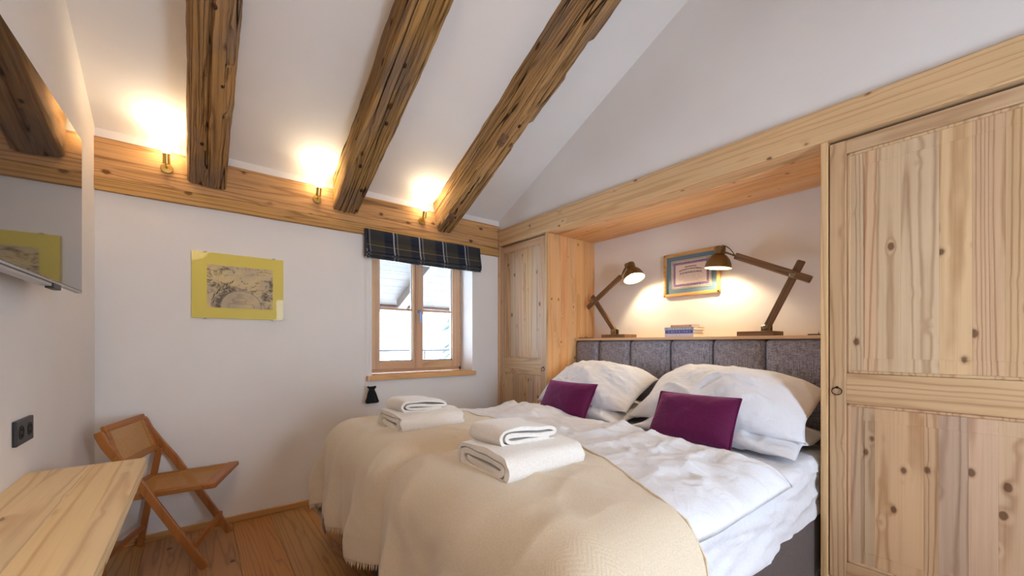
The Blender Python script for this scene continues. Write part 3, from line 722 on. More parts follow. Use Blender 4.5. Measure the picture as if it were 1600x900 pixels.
# pillows
def pillow_bm(w_, d_, t_, seed, flap=.0, wr=.023, pw_=.5, pinch=.07, n=84, px_=2.0, ea=.72, end=0., droop=.03):
    bm = bmesh.new()
    def side(sg):
        def f(u, v):
            a, b = u*2-1, v*2-1
            e = max(0, 1-abs(a)**px_)**ea*max(0, 1-abs(b)**2.4)**pw_
            x = w_/2*a*(1-pinch*(1-b*b)*abs(a)); y = d_/2*b*(1-pinch*1.3*(1-a*a)*abs(b))*(1-end*abs(a)**3)
            cr = (abs(a)*abs(b))**2
            z = sg*t_/2*e
            rad = math.atan2(b, a)
            z += min(1, e*1.6)*wr*(.55*sg*crease(x*1.5, y*1.5+x*.4, seed+2)+.15*sg*crease(x*3+1, y*2.5-x, seed+6)+.8*mn.noise(Vector((x*4, y*4, seed+sg)))+1.5*(.3-abs(mn.noise(Vector((x*3+y*5, y*3, seed+4+sg)))))+.55*(.3-abs(mn.noise(Vector((x*9-y*5, y*7+x*2, seed+8+sg)))))+.10*abs(a)*math.sin(rad*22+3*mn.noise(Vector((x*3, y*3, seed)))))
            z += (1-min(1, e*1.3))*.026*mn.noise(Vector((x*6, y*6, seed)))
            if flap and a > 1-flap: pass
            z -= droop*(abs(a)**3)
            return Vector((x, y, z))
        return f
    add_grid(bm, side(1), n, n); add_grid(bm, side(-1), n, n)
    bmesh.ops.remove_doubles(bm, verts=bm.verts, dist=.0003)
    return bm
def place(name, bm, mat, M, label, cat, group=None):
    bmesh.ops.transform(bm, matrix=M, verts=bm.verts)
    return tag(obj(name, bm, mat, None, True, 180), label, cat, group)
def PM(x, y, z, rz=0, tilt=0, roll=0):              # pillow long axis along Y; tilt lifts the head side (+x)
    return Matrix.Translation((x, y, z)) @ Matrix.Rotation(math.radians(rz), 4, 'Z') @ Matrix.Rotation(-math.radians(tilt), 4, 'Y') @ Matrix.Rotation(math.radians(roll), 4, 'X') @ Matrix.Rotation(PI/2, 4, 'Z')
G = 'white pillows against the headboard'
place('pillow', pillow_bm(.92, .58, .14, 1.), COTTON, PM(2.40, 1.08, .718, 0, 3), 'white pillow lying flat under the near big pillow', 'pillow', G)
place('pillow', pillow_bm(.90, .58, .14, 5.), COTTON, PM(2.40, 2.06, .718, 0, 3), 'white pillow lying flat on the window side, beneath another', 'pillow', G)
place('pillow', pillow_bm(1.0, .54, .26, 9., end=.2, droop=.06), COTTON, PM(2.43, 1.125, .885, 0, 30, 0), 'large puffy white pillow leaning behind the near purple cushion', 'pillow', G)
place('pillow', pillow_bm(.92, .54, .26, 14., end=.2, droop=.06), COTTON, PM(2.42, 2.08, .885, 0, 30, 0), 'large puffy white pillow leaning behind the far purple cushion', 'pillow', G)
def cushion(x, y, z, rz, tilt, label, seed, w_=.44, h_=.28):
    M = PM(x, y, z, rz, tilt)
    bm = pillow_bm(w_, h_, .14, seed, 0, .008, .5, .03, 40, 2.6, .5, 0., 0.)
    c = place('cushion', bm, VELVET, M, label, 'cushion', 'purple cushions')
    bm = bmesh.new(); pts = []
    for k in range(96):
        t_ = k/96*4; i = int(t_); fr = t_-i; cs = [(-1, -1), (1, -1), (1, 1), (-1, 1)]; a = cs[i]; b = cs[(i+1) % 4]
        u, v = a[0]+(b[0]-a[0])*fr, a[1]+(b[1]-a[1])*fr
        pts.append(M @ Vector((w_/2*u*(1-.03*(1-v*v)*abs(u))*1.004, h_/2*v*(1-.039*(1-u*u)*abs(v))*1.004, 0)))
    pts.append(pts[0]); add_tube(bm, pts, .0045, 6, False); obj('piping', bm, VELVET, c, True)
cushion(2.12, 1.10, .795, 3, 58, 'purple velvet cushion on the near side of the bed', 2.)
cushion(2.10, 2.03, .795, 3, 58, 'purple velvet cushion on the window side of the bed', 7.)

# towels (folded ribbons)
def ribbon(path, th, a, b, axis, nseg=16, seed=0., amp=.004, taper=.0):
    """path in (s,z) thickened by th, extruded along the other axis"""
    P = [Vector((p[0], p[1])) for p in path]
    for _ in range(2):                              # chaikin smoothing
        Q = [P[0]]
        for p, q in zip(P, P[1:]): Q += [p*.75+q*.25, p*.25+q*.75]
        Q.append(P[-1]); P = Q
    n = len(P); Lf, Rt = [], []
    for i in range(n):
        d = (P[min(i+1, n-1)]-P[max(i-1, 0)]).normalized(); nr = Vector((-d.y, d.x))
        Lf.append(P[i]+nr*th/2); Rt.append(P[i]-nr*th/2)
    loop = Lf+[P[-1]+(P[-1]-P[-2]).normalized()*th*.4]+Rt[::-1]+[P[0]-(P[1]-P[0]).normalized()*th*.4]
    bm = bmesh.new(); m = len(loop); rows = []
    for j in range(nseg+1):
        t_ = j/nseg; e = min(t_, 1-t_)*nseg; ww = a+(b-a)*t_
        row = []
        for k, p in enumerate(loop):
            s, z = p
            dn = amp*mn.noise(Vector((s*9+seed, z*30, ww*9)))
            sh = 1-.02*(1 if e < .5 else 0); s2 = s+amp*1.5*mn.noise(Vector((ww*7, z*12, seed)))
            w2 = ww+amp*1.2*mn.noise(Vector((s*14, z*40, seed+5)))
            z2 = z+dn*min(1, z/.02)
            row.append(bm.verts.new((s2, w2, z2) if axis == 'y' else (w2, s2, z2)))
        rows.append(row)
    for r0, r1 in zip(rows, rows[1:]):
        for k in range(m): bm.faces.new((r0[k], r0[(k+1) % m], r1[(k+1) % m], r1[k]))
    for r0 in (rows[0], rows[-1]):
        # end cap as quads along the ribbon
        nn = len(Lf)
        for i in range(nn-1): bm.faces.new((r0[i], r0[i+1], r0[m-3-i+0] if False else r0[nn+1+(nn-2-i)], r0[nn+1+(nn-1-i)]))
        bm.faces.new((r0[nn-1], r0[nn], r0[nn+1])); bm.faces.new((r0[0], r0[2*nn], r0[m-1]))
    return bm
def big_towel(x, y, z, rz, label, seed):
    w_, l_ = .30, .36
    HZ = .9; path = [(-w_/2+.004, .007), (0, .007), (w_/2-.02, .008), (w_/2, .02), (w_/2+.004, .05), (w_/2-.01, .088), (w_/2-.04, .094), (0, .096), (-w_/2+.04, .094), (-w_/2+.006, .085), (-w_/2, .055), (-w_/2+.004, .026), (-w_/2+.03, .023), (0, .024), (w_/2-.05, .026), (w_/2-.022, .036), (w_/2-.022, .062), (w_/2-.05, .073), (0, .074), (-w_/2+.04, .072), (-w_/2+.022, .06), (-w_/2+.024, .045), (-w_/2+.05, .041), (.02, .043), (w_/2-.06, .05)]
    path = [(a_, b_*1.02) for a_, b_ in path]
    bm = ribbon(path, .0185, -l_/2, l_/2, 'x', 24, seed, .009)
    bmesh.ops.transform(bm, matrix=Matrix.Translation((x, y, z)) @ Matrix.Rotation(math.radians(rz), 4, 'Z'), verts=bm.verts)
    return tag(obj('towel', bm, TERRY, None, True, 60), label, 'towel', 'folded white towels on the throw')
def small_towel(x, y, z, rz, label, seed):
    w_, l_ = .25, .20
    path = [(w_/2-.005, .006), (0, .006), (-w_/2+.02, .007), (-w_/2, .018), (-w_/2-.003, .035), (-w_/2+.01, .056), (-w_/2+.04, .061), (0, .058), (w_/2-.03, .050), (w_/2, .042), (w_/2+.004, .032), (w_/2-.01, .026), (0, .036), (-w_/2+.05, .043), (-w_/2+.024, .040), (-w_/2+.022, .028), (-w_/2+.04, .020), (0, .020), (w_/2-.03, .018)]
    path = [(a_, b_*1.08) for a_, b_ in path]
    bm = ribbon(path, .0135, -l_/2, l_/2, 'y', 18, seed, .007)
    bmesh.ops.transform(bm, matrix=Matrix.Translation((x, y, z)) @ Matrix.Rotation(math.radians(rz), 4, 'Z'), verts=bm.verts)
    return tag(obj('towel', bm, TERRY, None, True, 60), label, 'towel', 'folded white towels on the throw')
big_towel(.955, 1.165, .732, 0, 'large folded white towel, lower one of the near stack', 1.)
small_towel(.955, 1.205, .828, 0, 'small folded white towel on top of the near stack', 2.)
big_towel(.975, 2.06, .732, 0, 'large folded white towel, lower one of the stack nearer the window', 6.)
small_towel(.965, 2.085, .828, 0, 'small folded white towel on top of the stack nearer the window', 8.)

# ------------------------------------------------------------------ DESK
dk = thing('desk', 'pale spruce wall-mounted desk under the television', 'desk', (-.31, 1.2, .75))
xs = [L+.001, -.395, -.30, -.215, -.158]
for i, (a, b) in enumerate(zip(xs, xs[1:])): boxobj('board', a, b, .25, 2.116, .714, .754, DESKW, dk)
for yy in (.5, 1.2, 1.9):
    bm = bmesh.new(); add_prism(bm, [(L+.001, .712), (-.22, .712), (-.22, .695), (L+.02, .50), (L+.001, .50)], 'y', yy, yy+.03); obj('bracket', bm, IRON, dk)

# ------------------------------------------------------------------ DOUBLE SOCKET
so = thing('wall_socket', 'black double socket on the left wall above the desk', 'socket', (L, 2.0, .911))
bm = bmesh.new(); add_box(bm, L, L+.011, 1.972, 2.138, .869, .951, .003, 3); obj('frame', bm, BLACKP, so, True, 50)
for yy in (2.014, 2.096):
    M = Matrix.Translation((L+.0115, yy, .910)) @ Matrix.Rotation(PI/2, 4, 'Y')
    bm = bmesh.new(); add_lathe(bm, [(.0, -.0005), (.0195, -.0005), (.0195, .0008), (.0225, .0012), (.0225, -.001)], 28, M); s = obj('outlet', bm, HOLEP, so, True, 30)
    for dz in (-.0095, .0095):
        bm = bmesh.new(); add_lathe(bm, [(0, .0016), (.003, .0016), (.003, 0)], 8, Matrix.Translation((L+.0115, yy, .910+dz)) @ Matrix.Rotation(PI/2, 4, 'Y')); obj('pin_hole', bm, IRON, s)

# ------------------------------------------------------------------ TELEVISION
tv = thing('television', 'black flat television on the left wall, reflecting the room', 'television', (-.352, 1.65, 1.67))
ta = math.radians(1.4)
TM = Matrix.Translation((-.352, 1.69, 1.674)) @ Matrix.Rotation(-ta, 4, 'Z')
def tvobj(name, boxes, mat, bev=.002, smooth=True):
    bm = bmesh.new()
    for b in boxes: add_box(bm, *b, bev, 2)
    bmesh.ops.transform(bm, matrix=TM, verts=bm.verts); return obj(name, bm, mat, tv, smooth, 50)
tvobj('screen', [(-.012, 0, -.478, .478, -.278, .286)], TVM, .0012)
tvobj('bezel', [(-.016, -.001, -.480, .480, -.286, -.279), (-.016, -.0005, -.480, -.4785, -.286, .288), (-.016, -.0005, .4785, .480, -.286, .288), (-.016, -.0005, -.480, .480, .2865, .288)], SILVER, .0004)
bm = bmesh.new()
def tvb(u, v):
    a, b = u*2-1, v*2-1; e = max(0, (1-a**4)*(1-b**6)); return TM @ Vector((-.014-.034*e**.5, .46*a, -.005+.270*b))
add_grid(bm, tvb, 40, 30); obj('back_cover', bm, BLACKP, tv, True, 180)
tvobj('wall_mount', [(-.105, -.045, -.10, .10, -.10, .10)], IRON)
tvobj('sensor_module', [(-.022, -.002, .16, .235, -.302, -.286)], BLACKP)
o = tvobj('label_sticker', [(-.0155, -.0012, .238, .262, -.2865, -.2805)], WHITEP, .0002); tag(o, 'tiny pale sticker on the lower edge')
tvobj('lower_trim', [(-.030, -.004, -.30, .15, -.297, -.287)], SILVER)

# ------------------------------------------------------------------ FRAMED DRAWING (yellow mount)
fp = thing('framed_drawing', 'frameless glazed ink drawing of mountains with yellow mount', 'picture', (.225, D-.01, 1.58))
px0, px1, pz0, pz1 = -.032, .482, 1.366, 1.796
t = NT('yellow_mount'); YEL = t.fin(t.mix(t.noise(t.obj(), 3., 2), lin((224, 204, 94)), lin((212, 190, 74))), .5, None, 0, .4)
boxobj('mount', px0+.001, px1-.001, D-.016, D-.0005, pz0+.001, pz1-.001, YEL, fp, .0008, 1)
def m_ink():
    t = NT('ink_landscape'); P = t.obj(); x, y, z = t.sep(P)
    n1 = t.noise(t.vmath('MULTIPLY', P, (9., 1., 16.)), 1., 6, .7, 1.2); n2 = t.noise(t.vmath('MULTIPLY', P, (60., 1., 90.)), 1., 4, .7, .8)
    arch = t.math('SQRT', t.math('ADD', t.math('POWER', t.math('SUBTRACT', x, .0), 2.), t.math('MULTIPLY', t.math('POWER', t.math('ADD', z, .13), 2.), 1.1)))
    inside = t.rng(arch, .118, .110, 0., 1.)
    ring = t.math('MULTIPLY', t.rng(t.math('ABSOLUTE', t.math('SUBTRACT', arch, .114)), .0022, .001, 0., 1.), .8)
    woods = t.math('MULTIPLY', t.rng(arch, .16, .135, 0., 1.), t.rng(x, .0, -.05, 0., 1.))
    ink = t.rng(t.math('ADD', n1, t.math('MULTIPLY', t.math('SUBTRACT', n2, .5), .6)), .50, .64)
    ink = t.math('MAXIMUM', ink, t.math('MULTIPLY', woods, t.rng(n2, .38, .5)))
    ink = t.math('MULTIPLY', ink, t.math('SUBTRACT', 1., t.math('MULTIPLY', inside, .93)))
    ink = t.math('MAXIMUM', ink, ring)
    wash = t.rng(t.noise(P, 7., 3), .35, .65)
    col = t.mix(wash, lin((214, 190, 140)), lin((186, 168, 142)))
    col = t.mix(t.math('MULTIPLY', ink, .8), col, lin((58, 48, 46)))
    return t.fin(col, .6, None, 0, .3)
ix0, ix1, iz0, iz1 = .047, .416, 1.437, 1.717
pr_ = boxobj('drawing', ix0, ix1, D-.0172, D-.0158, iz0, iz1, m_ink(), fp)
INK = plain('dark_ink', (62, 50, 46), .8)
bm = bmesh.new(); yy = D-.0178
def stroke(pts, w_=.0012):
    for a, b in zip(pts, pts[1:]):
        a, b = Vector((a[0], 0, a[1])), Vector((b[0], 0, b[1])); d = (b-a).normalized(); n = Vector((-d.z, 0, d.x))*w_/2
        bm.faces.new([bm.verts.new((p.x, yy, p.z)) for p in (a-n, b-n, b+n, a+n)])
hx, hz = .222, 1.485
stroke([(hx-.035, hz-.012), (hx-.035, hz+.008), (hx-.045, hz+.008), (hx-.02, hz+.022), (hx+.03, hz+.022), (hx+.045, hz+.006), (hx+.035, hz+.008), (hx+.035, hz-.012), (hx-.035, hz-.012)])
for i in range(7): stroke([(hx-.03+i*.01, hz-.008), (hx-.03+i*.01, hz+.004)], .002)
for i in range(6): stroke([(hx-.01+i*.006, hz+.024), (hx-.01+i*.006, hz+.05)], .0008)
stroke([(hx-.06, hz-.018), (hx+.075, hz-.018)]); stroke([(hx-.06, hz-.018), (hx-.06, 1.44)]); stroke([(hx+.075, hz-.018), (hx+.085, 1.44)], .002)
for i in range(46):
    t_ = i/46; a = PI*(1.0-.42*t_); r = .142+.014*random.random(); x_, z_ = .228+r*math.cos(a)*1.05, 1.44+r*math.sin(a)*1.15
    if ix0+.005 < x_ < ix1: stroke([(x_, z_), (x_+.008, z_+.016)], .002)
o = tag(obj('ink_lines', bm, INK, pr_), kind='stuff')
bm = bmesh.new(); add_box(bm, px0, px1, D-.0195, D-.0181, pz0, pz1); obj('glass', bm, PICGLASS, fp)
for (xx, zz) in ((px0+.07, pz1), (px1-.06, pz1), (px0+.07, pz0), (px1-.06, pz0)): boxobj('clip', xx-.008, xx+.008, D-.0215, D-.001, zz-.004, zz+.003, STEEL, fp, .0005, 1)

# ------------------------------------------------------------------ FRAMED CERTIFICATE in the niche
fc = thing('framed_certificate', 'gilt framed certificate with blue-grey mount on the niche wall', 'picture', (NB-.01, 1.576, 1.745))
cy0, cy1, cz0, cz1 = 1.351, 1.801, 1.577, 1.920
GILT = wood('gilt_wood_frame', (206, 160, 92), (150, 104, 50), 'y', knots=0, bump=.1, tone=.03, rough=.3, gloss=.6)
def frame_bm(a0, a1, b0, b1, w_, xf, xb):
    bm = bmesh.new()
    for (p, q, r, s) in ((a0, a1, b0, b0+w_), (a0, a1, b1-w_, b1), (a0, a0+w_, b0, b1), (a1-w_, a1, b0, b1)): add_box(bm, xf, xb, p, q, r, s, .004, 2)
    return bm
obj('frame', frame_bm(cy0, cy1, cz0, cz1, .021, NB-.026, NB-.001), GILT, fc, True, 40)
bm = frame_bm(cy0+.019, cy1-.019, cz0+.019, cz1-.019, .006, NB-.020, NB-.012); tag(obj('inner_lip', bm, plain('pale_gold', (232, 206, 140), .3, .6), fc, True, 40), 'thin pale gold inner lip')
boxobj('mount', NB-.012, NB-.004, cy0+.015, cy1-.015, cz0+.015, cz1-.015, plain('blue_grey_mount', (104, 130, 152), .8), fc)
bm = frame_bm(cy0+.064, cy1-.064, cz0+.058, cz1-.058, .006, NB-.0135, NB-.0115); obj('mount_line', bm, plain('cream_line', (226, 214, 170), .6), fc)
ey0, ey1, ez0, ez1 = cy0+.074, cy1-.074, cz0+.068, cz1-.068
def m_cert():
    t = NT('printed_certificate'); P = t.obj(); x, y, z = t.sep(P); hy, hz = (ey1-ey0)/2, (ez1-ez0)/2
    ey = t.math('SUBTRACT', hy, t.math('ABSOLUTE', y)); ez = t.math('SUBTRACT', hz, t.math('ABSOLUTE', z)); e = t.math('MINIMUM', ey, ez)
    bd = t.math('MULTIPLY', t.rng(e, .006, .008, 0., 1.), t.rng(e, .028, .026, 0., 1.))
    v = t.node('ShaderNodeTexVoronoi', {'Vector': P, 'Scale': 190.}).outputs['Distance']
    bd = t.math('MULTIPLY', bd, t.rng(v, .2, .6, .55, 1.))
    cr = t.math('MULTIPLY', t.rng(ey, .034, .03, 0., 1.), t.rng(ez, .034, .03, 0., 1.)); bd = t.math('MAXIMUM', bd, t.math('MULTIPLY', cr, t.rng(v, .1, .5, .9, .3)))
    col = t.mix(bd, lin((232, 214, 204)), lin((126, 104, 150)))
    wq = t.noise(t.vmath('MULTIPLY', P, (1., 330., 20.)), 1., 2)
    def line(zc, hw, hh, curve, amt, c):
        nonlocal col
        dz = t.math('ABSOLUTE', t.math('SUBTRACT', z, t.math('SUBTRACT', zc, t.math('MULTIPLY', t.math('POWER', t.math('ABSOLUTE', y), 2.), curve))))
        m = t.math('MULTIPLY', t.rng(dz, hh*1.15, hh*.85, 0., 1.), t.rng(t.math('ABSOLUTE', y), hw+.002, hw, 0., 1.))
        m = t.math('MULTIPLY', t.math('MULTIPLY', m, t.rng(wq, .40, .5, .15, 1.)), amt); col = t.mix(m, col, lin(c))
    line(.056, .045, .0045, 1.2, .85, (60, 44, 56)); line(.038, .095, .0050, 1.4, .8, (76, 56, 74)); line(.010, .088, .0075, .6, .7, (96, 74, 96))
    for k, hw in enumerate((.10, .08, .10, .09, .06)): line(-.010-.011*k, hw, .0020, 0, .45, (110, 92, 110))
    return t.fin(col, .6, None, 0, .3)
boxobj('certificate', NB-.0140, NB-.0125, ey0, ey1, ez0, ez1, m_cert(), fc)
bm = bmesh.new(); add_box(bm, NB-.0175, NB-.0165, cy0+.018, cy1-.018, cz0+.018, cz1-.018); obj('glass', bm, PICGLASS, fc)

# ------------------------------------------------------------------ BOOKS on the shelf
def book(y0, y1, z0, th, dep, cover, label, rz=0., x0=2.79):
    r = thing('book', label, 'book', (x0+dep/2, (y0+y1)/2, z0), 'books stacked on the headboard shelf')
    cm = plain('book_cover', cover, .5); c = .0016
    bm = bmesh.new()
    add_box(bm, x0, x0+dep, y0, y1, z0, z0+c); add_box(bm, x0, x0+dep, y0, y1, z0+th-c, z0+th); add_box(bm, x0-.001, x0+.0015, y0, y1, z0, z0+th, .0006, 1)
    obj('cover', bm, cm, r)
    bm = bmesh.new(); add_box(bm, x0+.001, x0+dep-.003, y0+.003, y1-.003, z0+c, z0+th-c); obj('pages', bm, PAGES, r)
    bm = bmesh.new(); yy = y0+.02
    while yy < y1-.03:
        l_ = random.uniform(.006, .018); add_box(bm, x0-.0016, x0-.0008, yy, yy+l_, z0+th*.35, z0+th*.68); yy += l_+random.uniform(.004, .012)
    obj('spine_print', bm, plain('faded_print', tuple(min(255, int(v*.5+118)) for v in cover), .6), r)
PAGES = wood('book_pages', (244, 234, 206), (220, 204, 168), 'y', knots=0, s1=40, ring_amt=.3, bump=.2)
z = 1.2492
for (y0, y1, th, dep, cv, lb) in ((1.440, 1.662, .026, .16, (206, 192, 206), 'pale lilac book at the bottom of the stack'), (1.443, 1.660, .024, .15, (74, 84, 150), 'dark blue book, second from the bottom of the stack'),
                                  (1.438, 1.664, .022, .165, (150, 156, 172), 'grey-blue book just under the small orange one'), (1.452, 1.615, .016, .12, (214, 140, 96), 'small orange book on top of the stack')):
    book(y0, y1, z, th, dep, cv, lb); z += th+.0004

# flat black sockets on the shelf
for (yy, lb) in ((2.47, 'flat black socket strip on the shelf beside the left desk lamp'), (.70, 'flat black socket strip at the right end of the shelf')):
    r = thing('shelf_socket', lb, 'socket', (2.82, yy, 1.2495), 'black sockets on the shelf')
    boxobj('plate', 2.775, 2.855, yy-.055, yy+.055, 1.2492, 1.256, BLACKP, r, .002, 2)
    for q in (-.012, .012):
        bm = bmesh.new(); add_tube(bm, [(2.815, yy+q, 1.2555), (2.815, yy+q, 1.268)], .003, 8); obj('pin', bm, STEEL, r, True)

# ------------------------------------------------------------------ DESK LAMPS
def desk_lamp(X, base, piv, top, elb, tail, armend, joint, neck, rimc, rimn, rimr, label, power, aim):
    """all points (y,z) in the plane x = X"""
    r = thing('desk_lamp', label, 'lamp', (X, (base[0]+base[1])/2, 1.2492), 'wooden jointed desk lamps on the shelf')
    P = lambda p, dx=0.: Vector((X+dx, p[0], p[1]))
    boxobj('base', X-.085, X+.085, base[0], base[1], 1.2492, base[2], LAMPW['y'], r, .003, 2)
    py, pz = piv
    bm = bmesh.new(); add_box(bm, X-.028, X-.018, py-.025, py+.025, base[2], pz+.012, .002, 1); add_box(bm, X+.018, X+.028, py-.025, py+.025, base[2], pz+.012, .002, 1); obj('bracket', bm, DARKMET, r, True)
    def bolt(y, z, w_=.036, R=.018):
        bm = bmesh.new(); add_lathe(bm, [(0, -w_), (R*.6, -w_), (R, -w_+.006), (R, -w_+.012), (.006, -w_+.013), (.006, w_-.013), (R, w_-.012), (R, w_-.006), (R*.6, w_), (0, w_)], 10, Matrix.Translation((X, y, z)) @ Matrix.Rotation(PI/2, 4, 'Y')); obj('joint_knob', bm, STEEL, r, True, 30)
    bolt(py, pz)
    def bar(a, b, dx, w_=.036, th=.020):
        A, B = P(a, dx), P(b, dx); d = (B-A); ln = d.length; d.normalize(); ang = math.atan2(d.z, d.y)
        bm = bmesh.new(); add_box(bm, -th/2, th/2, -ln/2, ln/2, -w_/2, w_/2, .006, 3)
        bmesh.ops.transform(bm, matrix=Matrix.Translation((A+B)/2) @ Matrix.Rotation(ang, 4, 'X'), verts=bm.verts)
        return bm, (A+B)/2, ang
    for nm, a, b, dx in (('lower_arm', piv, top, 0.), ('upper_arm', tail, armend, -.022)):
        A, B = P(a, dx), P(b, dx); d = B-A; ln = d.length; ang = math.atan2(d.z, d.y)
        bm = bmesh.new(); add_box(bm, -.011, .011, -ln/2, ln/2, -.0225, .0225, .008, 3)
        o = obj(nm, bm, LAMPW['y'], r, True, 40); o.location = (A+B)/2-Vector(r.location); o.rotation_euler = (ang, 0, 0)
    bolt(elb[0], elb[1], .04, .018)
    bm = bmesh.new(); add_tube(bm, [P(armend, -.022), P(joint, -.022)], .006, 10)
    add_lathe(bm, [(0, -.03), (.018, -.03), (.019, -.02), (.019, .0), (.010, .002), (.010, .02), (0, .02)], 16, Matrix.Translation(P(joint, -.012)) @ Matrix.Rotation(PI/2, 4, 'Y')); obj('head_joint', bm, DARKMET, r, True, 40)
    rc = Vector(rimc); nv = Vector(rimn).normalized()      # opening centre and facing
    q = nv.to_track_quat('-Z', 'Y').to_matrix().to_4x4(); h = .125
    M = Matrix.Translation(rc) @ q
    out = [(rimr, 0), (rimr*.985, .012), (rimr*.93, .035), (rimr*.80, .062), (rimr*.60, .084), (.034, .095), (.032, .098), (.036, .100), (.036, .145), (.032, .150), (0, .150)]
    bm = bmesh.new(); add_lathe(bm, out, 36, M); sh_ = obj('lamp_shade', bm, DARKMET, r, True, 40)
    bm = bmesh.new(); add_lathe(bm, [(rimr, 0), (rimr*.96, .012), (rimr*.90, .035), (rimr*.77, .060), (rimr*.57, .081), (.03, .090), (0, .090)], 36, M); tag(obj('shade_lining', bm, CUP, sh_, True, 60), 'cream enamel inside of the shade')
    bm = bmesh.new(); add_lathe(bm, [(0, .024), (.012, .026), (.020, .034), (.023, .046), (.018, .060), (.012, .075), (.012, .088)], 20, M); obj('bulb', bm, BULB, sh_, True)
    pc = M @ Vector((0, 0, .155)); jp = P(armend, -.022); mid = (pc+jp)/2+Vector((0, 0, .05))
    bm = bmesh.new(); pts = [pc.lerp(mid, t_/6).lerp(mid.lerp(jp, t_/6), t_/6) for t_ in range(7)]; pts[0] = pc-Vector((0, 0, .012)); add_tube(bm, pts, .0028, 8); tag(obj('cable', bm, BLACKP, r, True), 'thin black cable')
    lp = M @ Vector((0, 0, .016))
    light('desk_lamp_light', 'SPOT', lp, power, (1, .80, .52), (nv.to_track_quat('-Z', 'Y')).to_euler(), spot_size=math.radians(140), spot_blend=.35, shadow_soft_size=.02)
    return r
desk_lamp(2.88, (2.03, 2.275, 1.280), (2.195, 1.312), (2.452, 1.642), (2.427, 1.592), (2.486, 1.534), (2.112, 1.778), (2.046, 1.862), None,
          (2.87, 1.988, 1.745), (-.16, -.42, -1.), .086, 'wooden jointed desk lamp at the left end of the shelf, shade tilted right', 9, None)
desk_lamp(2.88, (.935, 1.150, 1.280), (1.002, 1.305), (.812, 1.705), (.851, 1.622), (.758, 1.578), (1.185, 1.795), (1.285, 1.850), None,
          (2.87, 1.305, 1.730), (-.02, .10, -1.), .086, 'wooden jointed desk lamp at the right end of the shelf, shade over the certificate', 9, None)

# ------------------------------------------------------------------ FOLDING CHAIR
ch = thing('folding_chair', 'teak folding chair with cane seat and back, by the left corner', 'chair')
ca = math.atan2(-.296, .955)
ch.rotation_euler = (0, 0, ca)
# local: X = along (facing), Y = across. along -.99 -> 0, perp 2.797 -> 0
axv, nv_ = Vector((.955, -.296, 0)), Vector((.296, .955, 0))
A0, C0 = -.985, 2.797
ch.location = axv*A0+nv_*C0
def lobj(name, bm, mat, smooth=True, parent=ch, angle=40):
    o = obj(name, bm, mat, None, smooth, angle); o.parent = parent; return o
def stick(a, b, y, w_, th, round_=.006):
    """flat bar in the side plane from a to b (along,z) at lateral y"""
    ax, az = a[0]-A0, a[1]; bx_, bz = b[0]-A0, b[1]; ln = math.hypot(bx_-ax, bz-az); ang = math.atan2(bz-az, bx_-ax)
    bm = bmesh.new(); add_box(bm, -ln/2, ln/2, -th/2, th/2, -w_/2, w_/2, round_, 3)
    o = obj('', bm, TEAK['x'], None, True, 40); o.parent = ch; o.location = ((ax+bx_)/2, y, (az+bz)/2); o.rotation_euler = (0, -ang, 0)
    return o
for sy in (-1, 1):
    y = .2205*sy
    # long bar: back top -> front foot, gently curved at the top
    bm = bmesh.new(); pts = [(-1.205, .760), (-1.175, .690), (-1.125, .610), (-1.05, .500), (-.92, .272), (-.768, .004)]
    path = []
    for p, q in zip(pts, pts[1:]):
        for k in range(4): path.append((p[0]+(q[0]-p[0])*k/4-A0, p[1]+(q[1]-p[1])*k/4))
    path.append((pts[-1][0]-A0, pts[-1][1])); rows = []
    for i, (x_, z_) in enumerate(path):
        a, b = path[max(i-1, 0)], path[min(i+1, len(path)-1)]; d = Vector((b[0]-a[0], 0, b[1]-a[1])).normalized(); n = Vector((-d.z, 0, d.x)); hw = .019*(.75 if i == 0 else 1)
        rows.append([bm.verts.new(Vector((x_, y, z_))+n*s1*hw+Vector((0, s2*.010, 0))) for (s1, s2) in ((-1, -.7), (-.8, -1), (.8, -1), (1, -.7), (1, .7), (.8, 1), (-.8, 1), (-1, .7))])
    for r0, r1 in zip(rows, rows[1:]):
        for k in range(8): bm.faces.new((r0[k], r0[(k+1) % 8], r1[(k+1) % 8], r1[k]))
    bm.faces.new(rows[0][::-1]); bm.faces.new(rows[-1]); lobj('leg', bm, TEAK['z'])
    o = stick((-1.118, .575), (-1.209, .004), .196*sy, .032, .020); o.name = 'leg'
# seat: frame rails + cane
sz0, sz1 = .405, .437                               # rear, front heights (centre)
def seatpt(a, y, dz=0.): t_ = (a+1.17)/(1.17-.72); return Vector((a-A0, y, sz0+(sz1-sz0)*t_+dz))
ang = math.atan2(sz1-sz0, .45)
for (a0, a1, y0, y1) in ((-1.175, -.775, -.2075, -.172), (-1.175, -.775, .172, .2075)):
    bm = bmesh.new(); c = (seatpt(a0, 0)+seatpt(a1, 0))/2; add_box(bm, -(a1-a0)/2, (a1-a0)/2, y0, y1, -.014, .014, .005, 3, Matrix.Translation(c) @ Matrix.Rotation(-ang, 4, 'Y')); lobj('seat_rail', bm, TEAK['x'])
bm = bmesh.new(); c = seatpt(-.748, 0); add_box(bm, -.030, .030, -.2215, .2215, -.014, .014, .007, 4, Matrix.Translation(c) @ Matrix.Rotation(-ang, 4, 'Y')); lobj('seat_rail', bm, TEAK['y'])
bm = bmesh.new(); c = seatpt(-1.155, 0); add_box(bm, -.022, .022, -.2075, .2075, -.0135, .0135, .005, 3, Matrix.Translation(c) @ Matrix.Rotation(-ang, 4, 'Y')); lobj('seat_rail', bm, TEAK['y'])
CANE = plain('woven_cane', (226, 170, 100), .6, spec=.3)
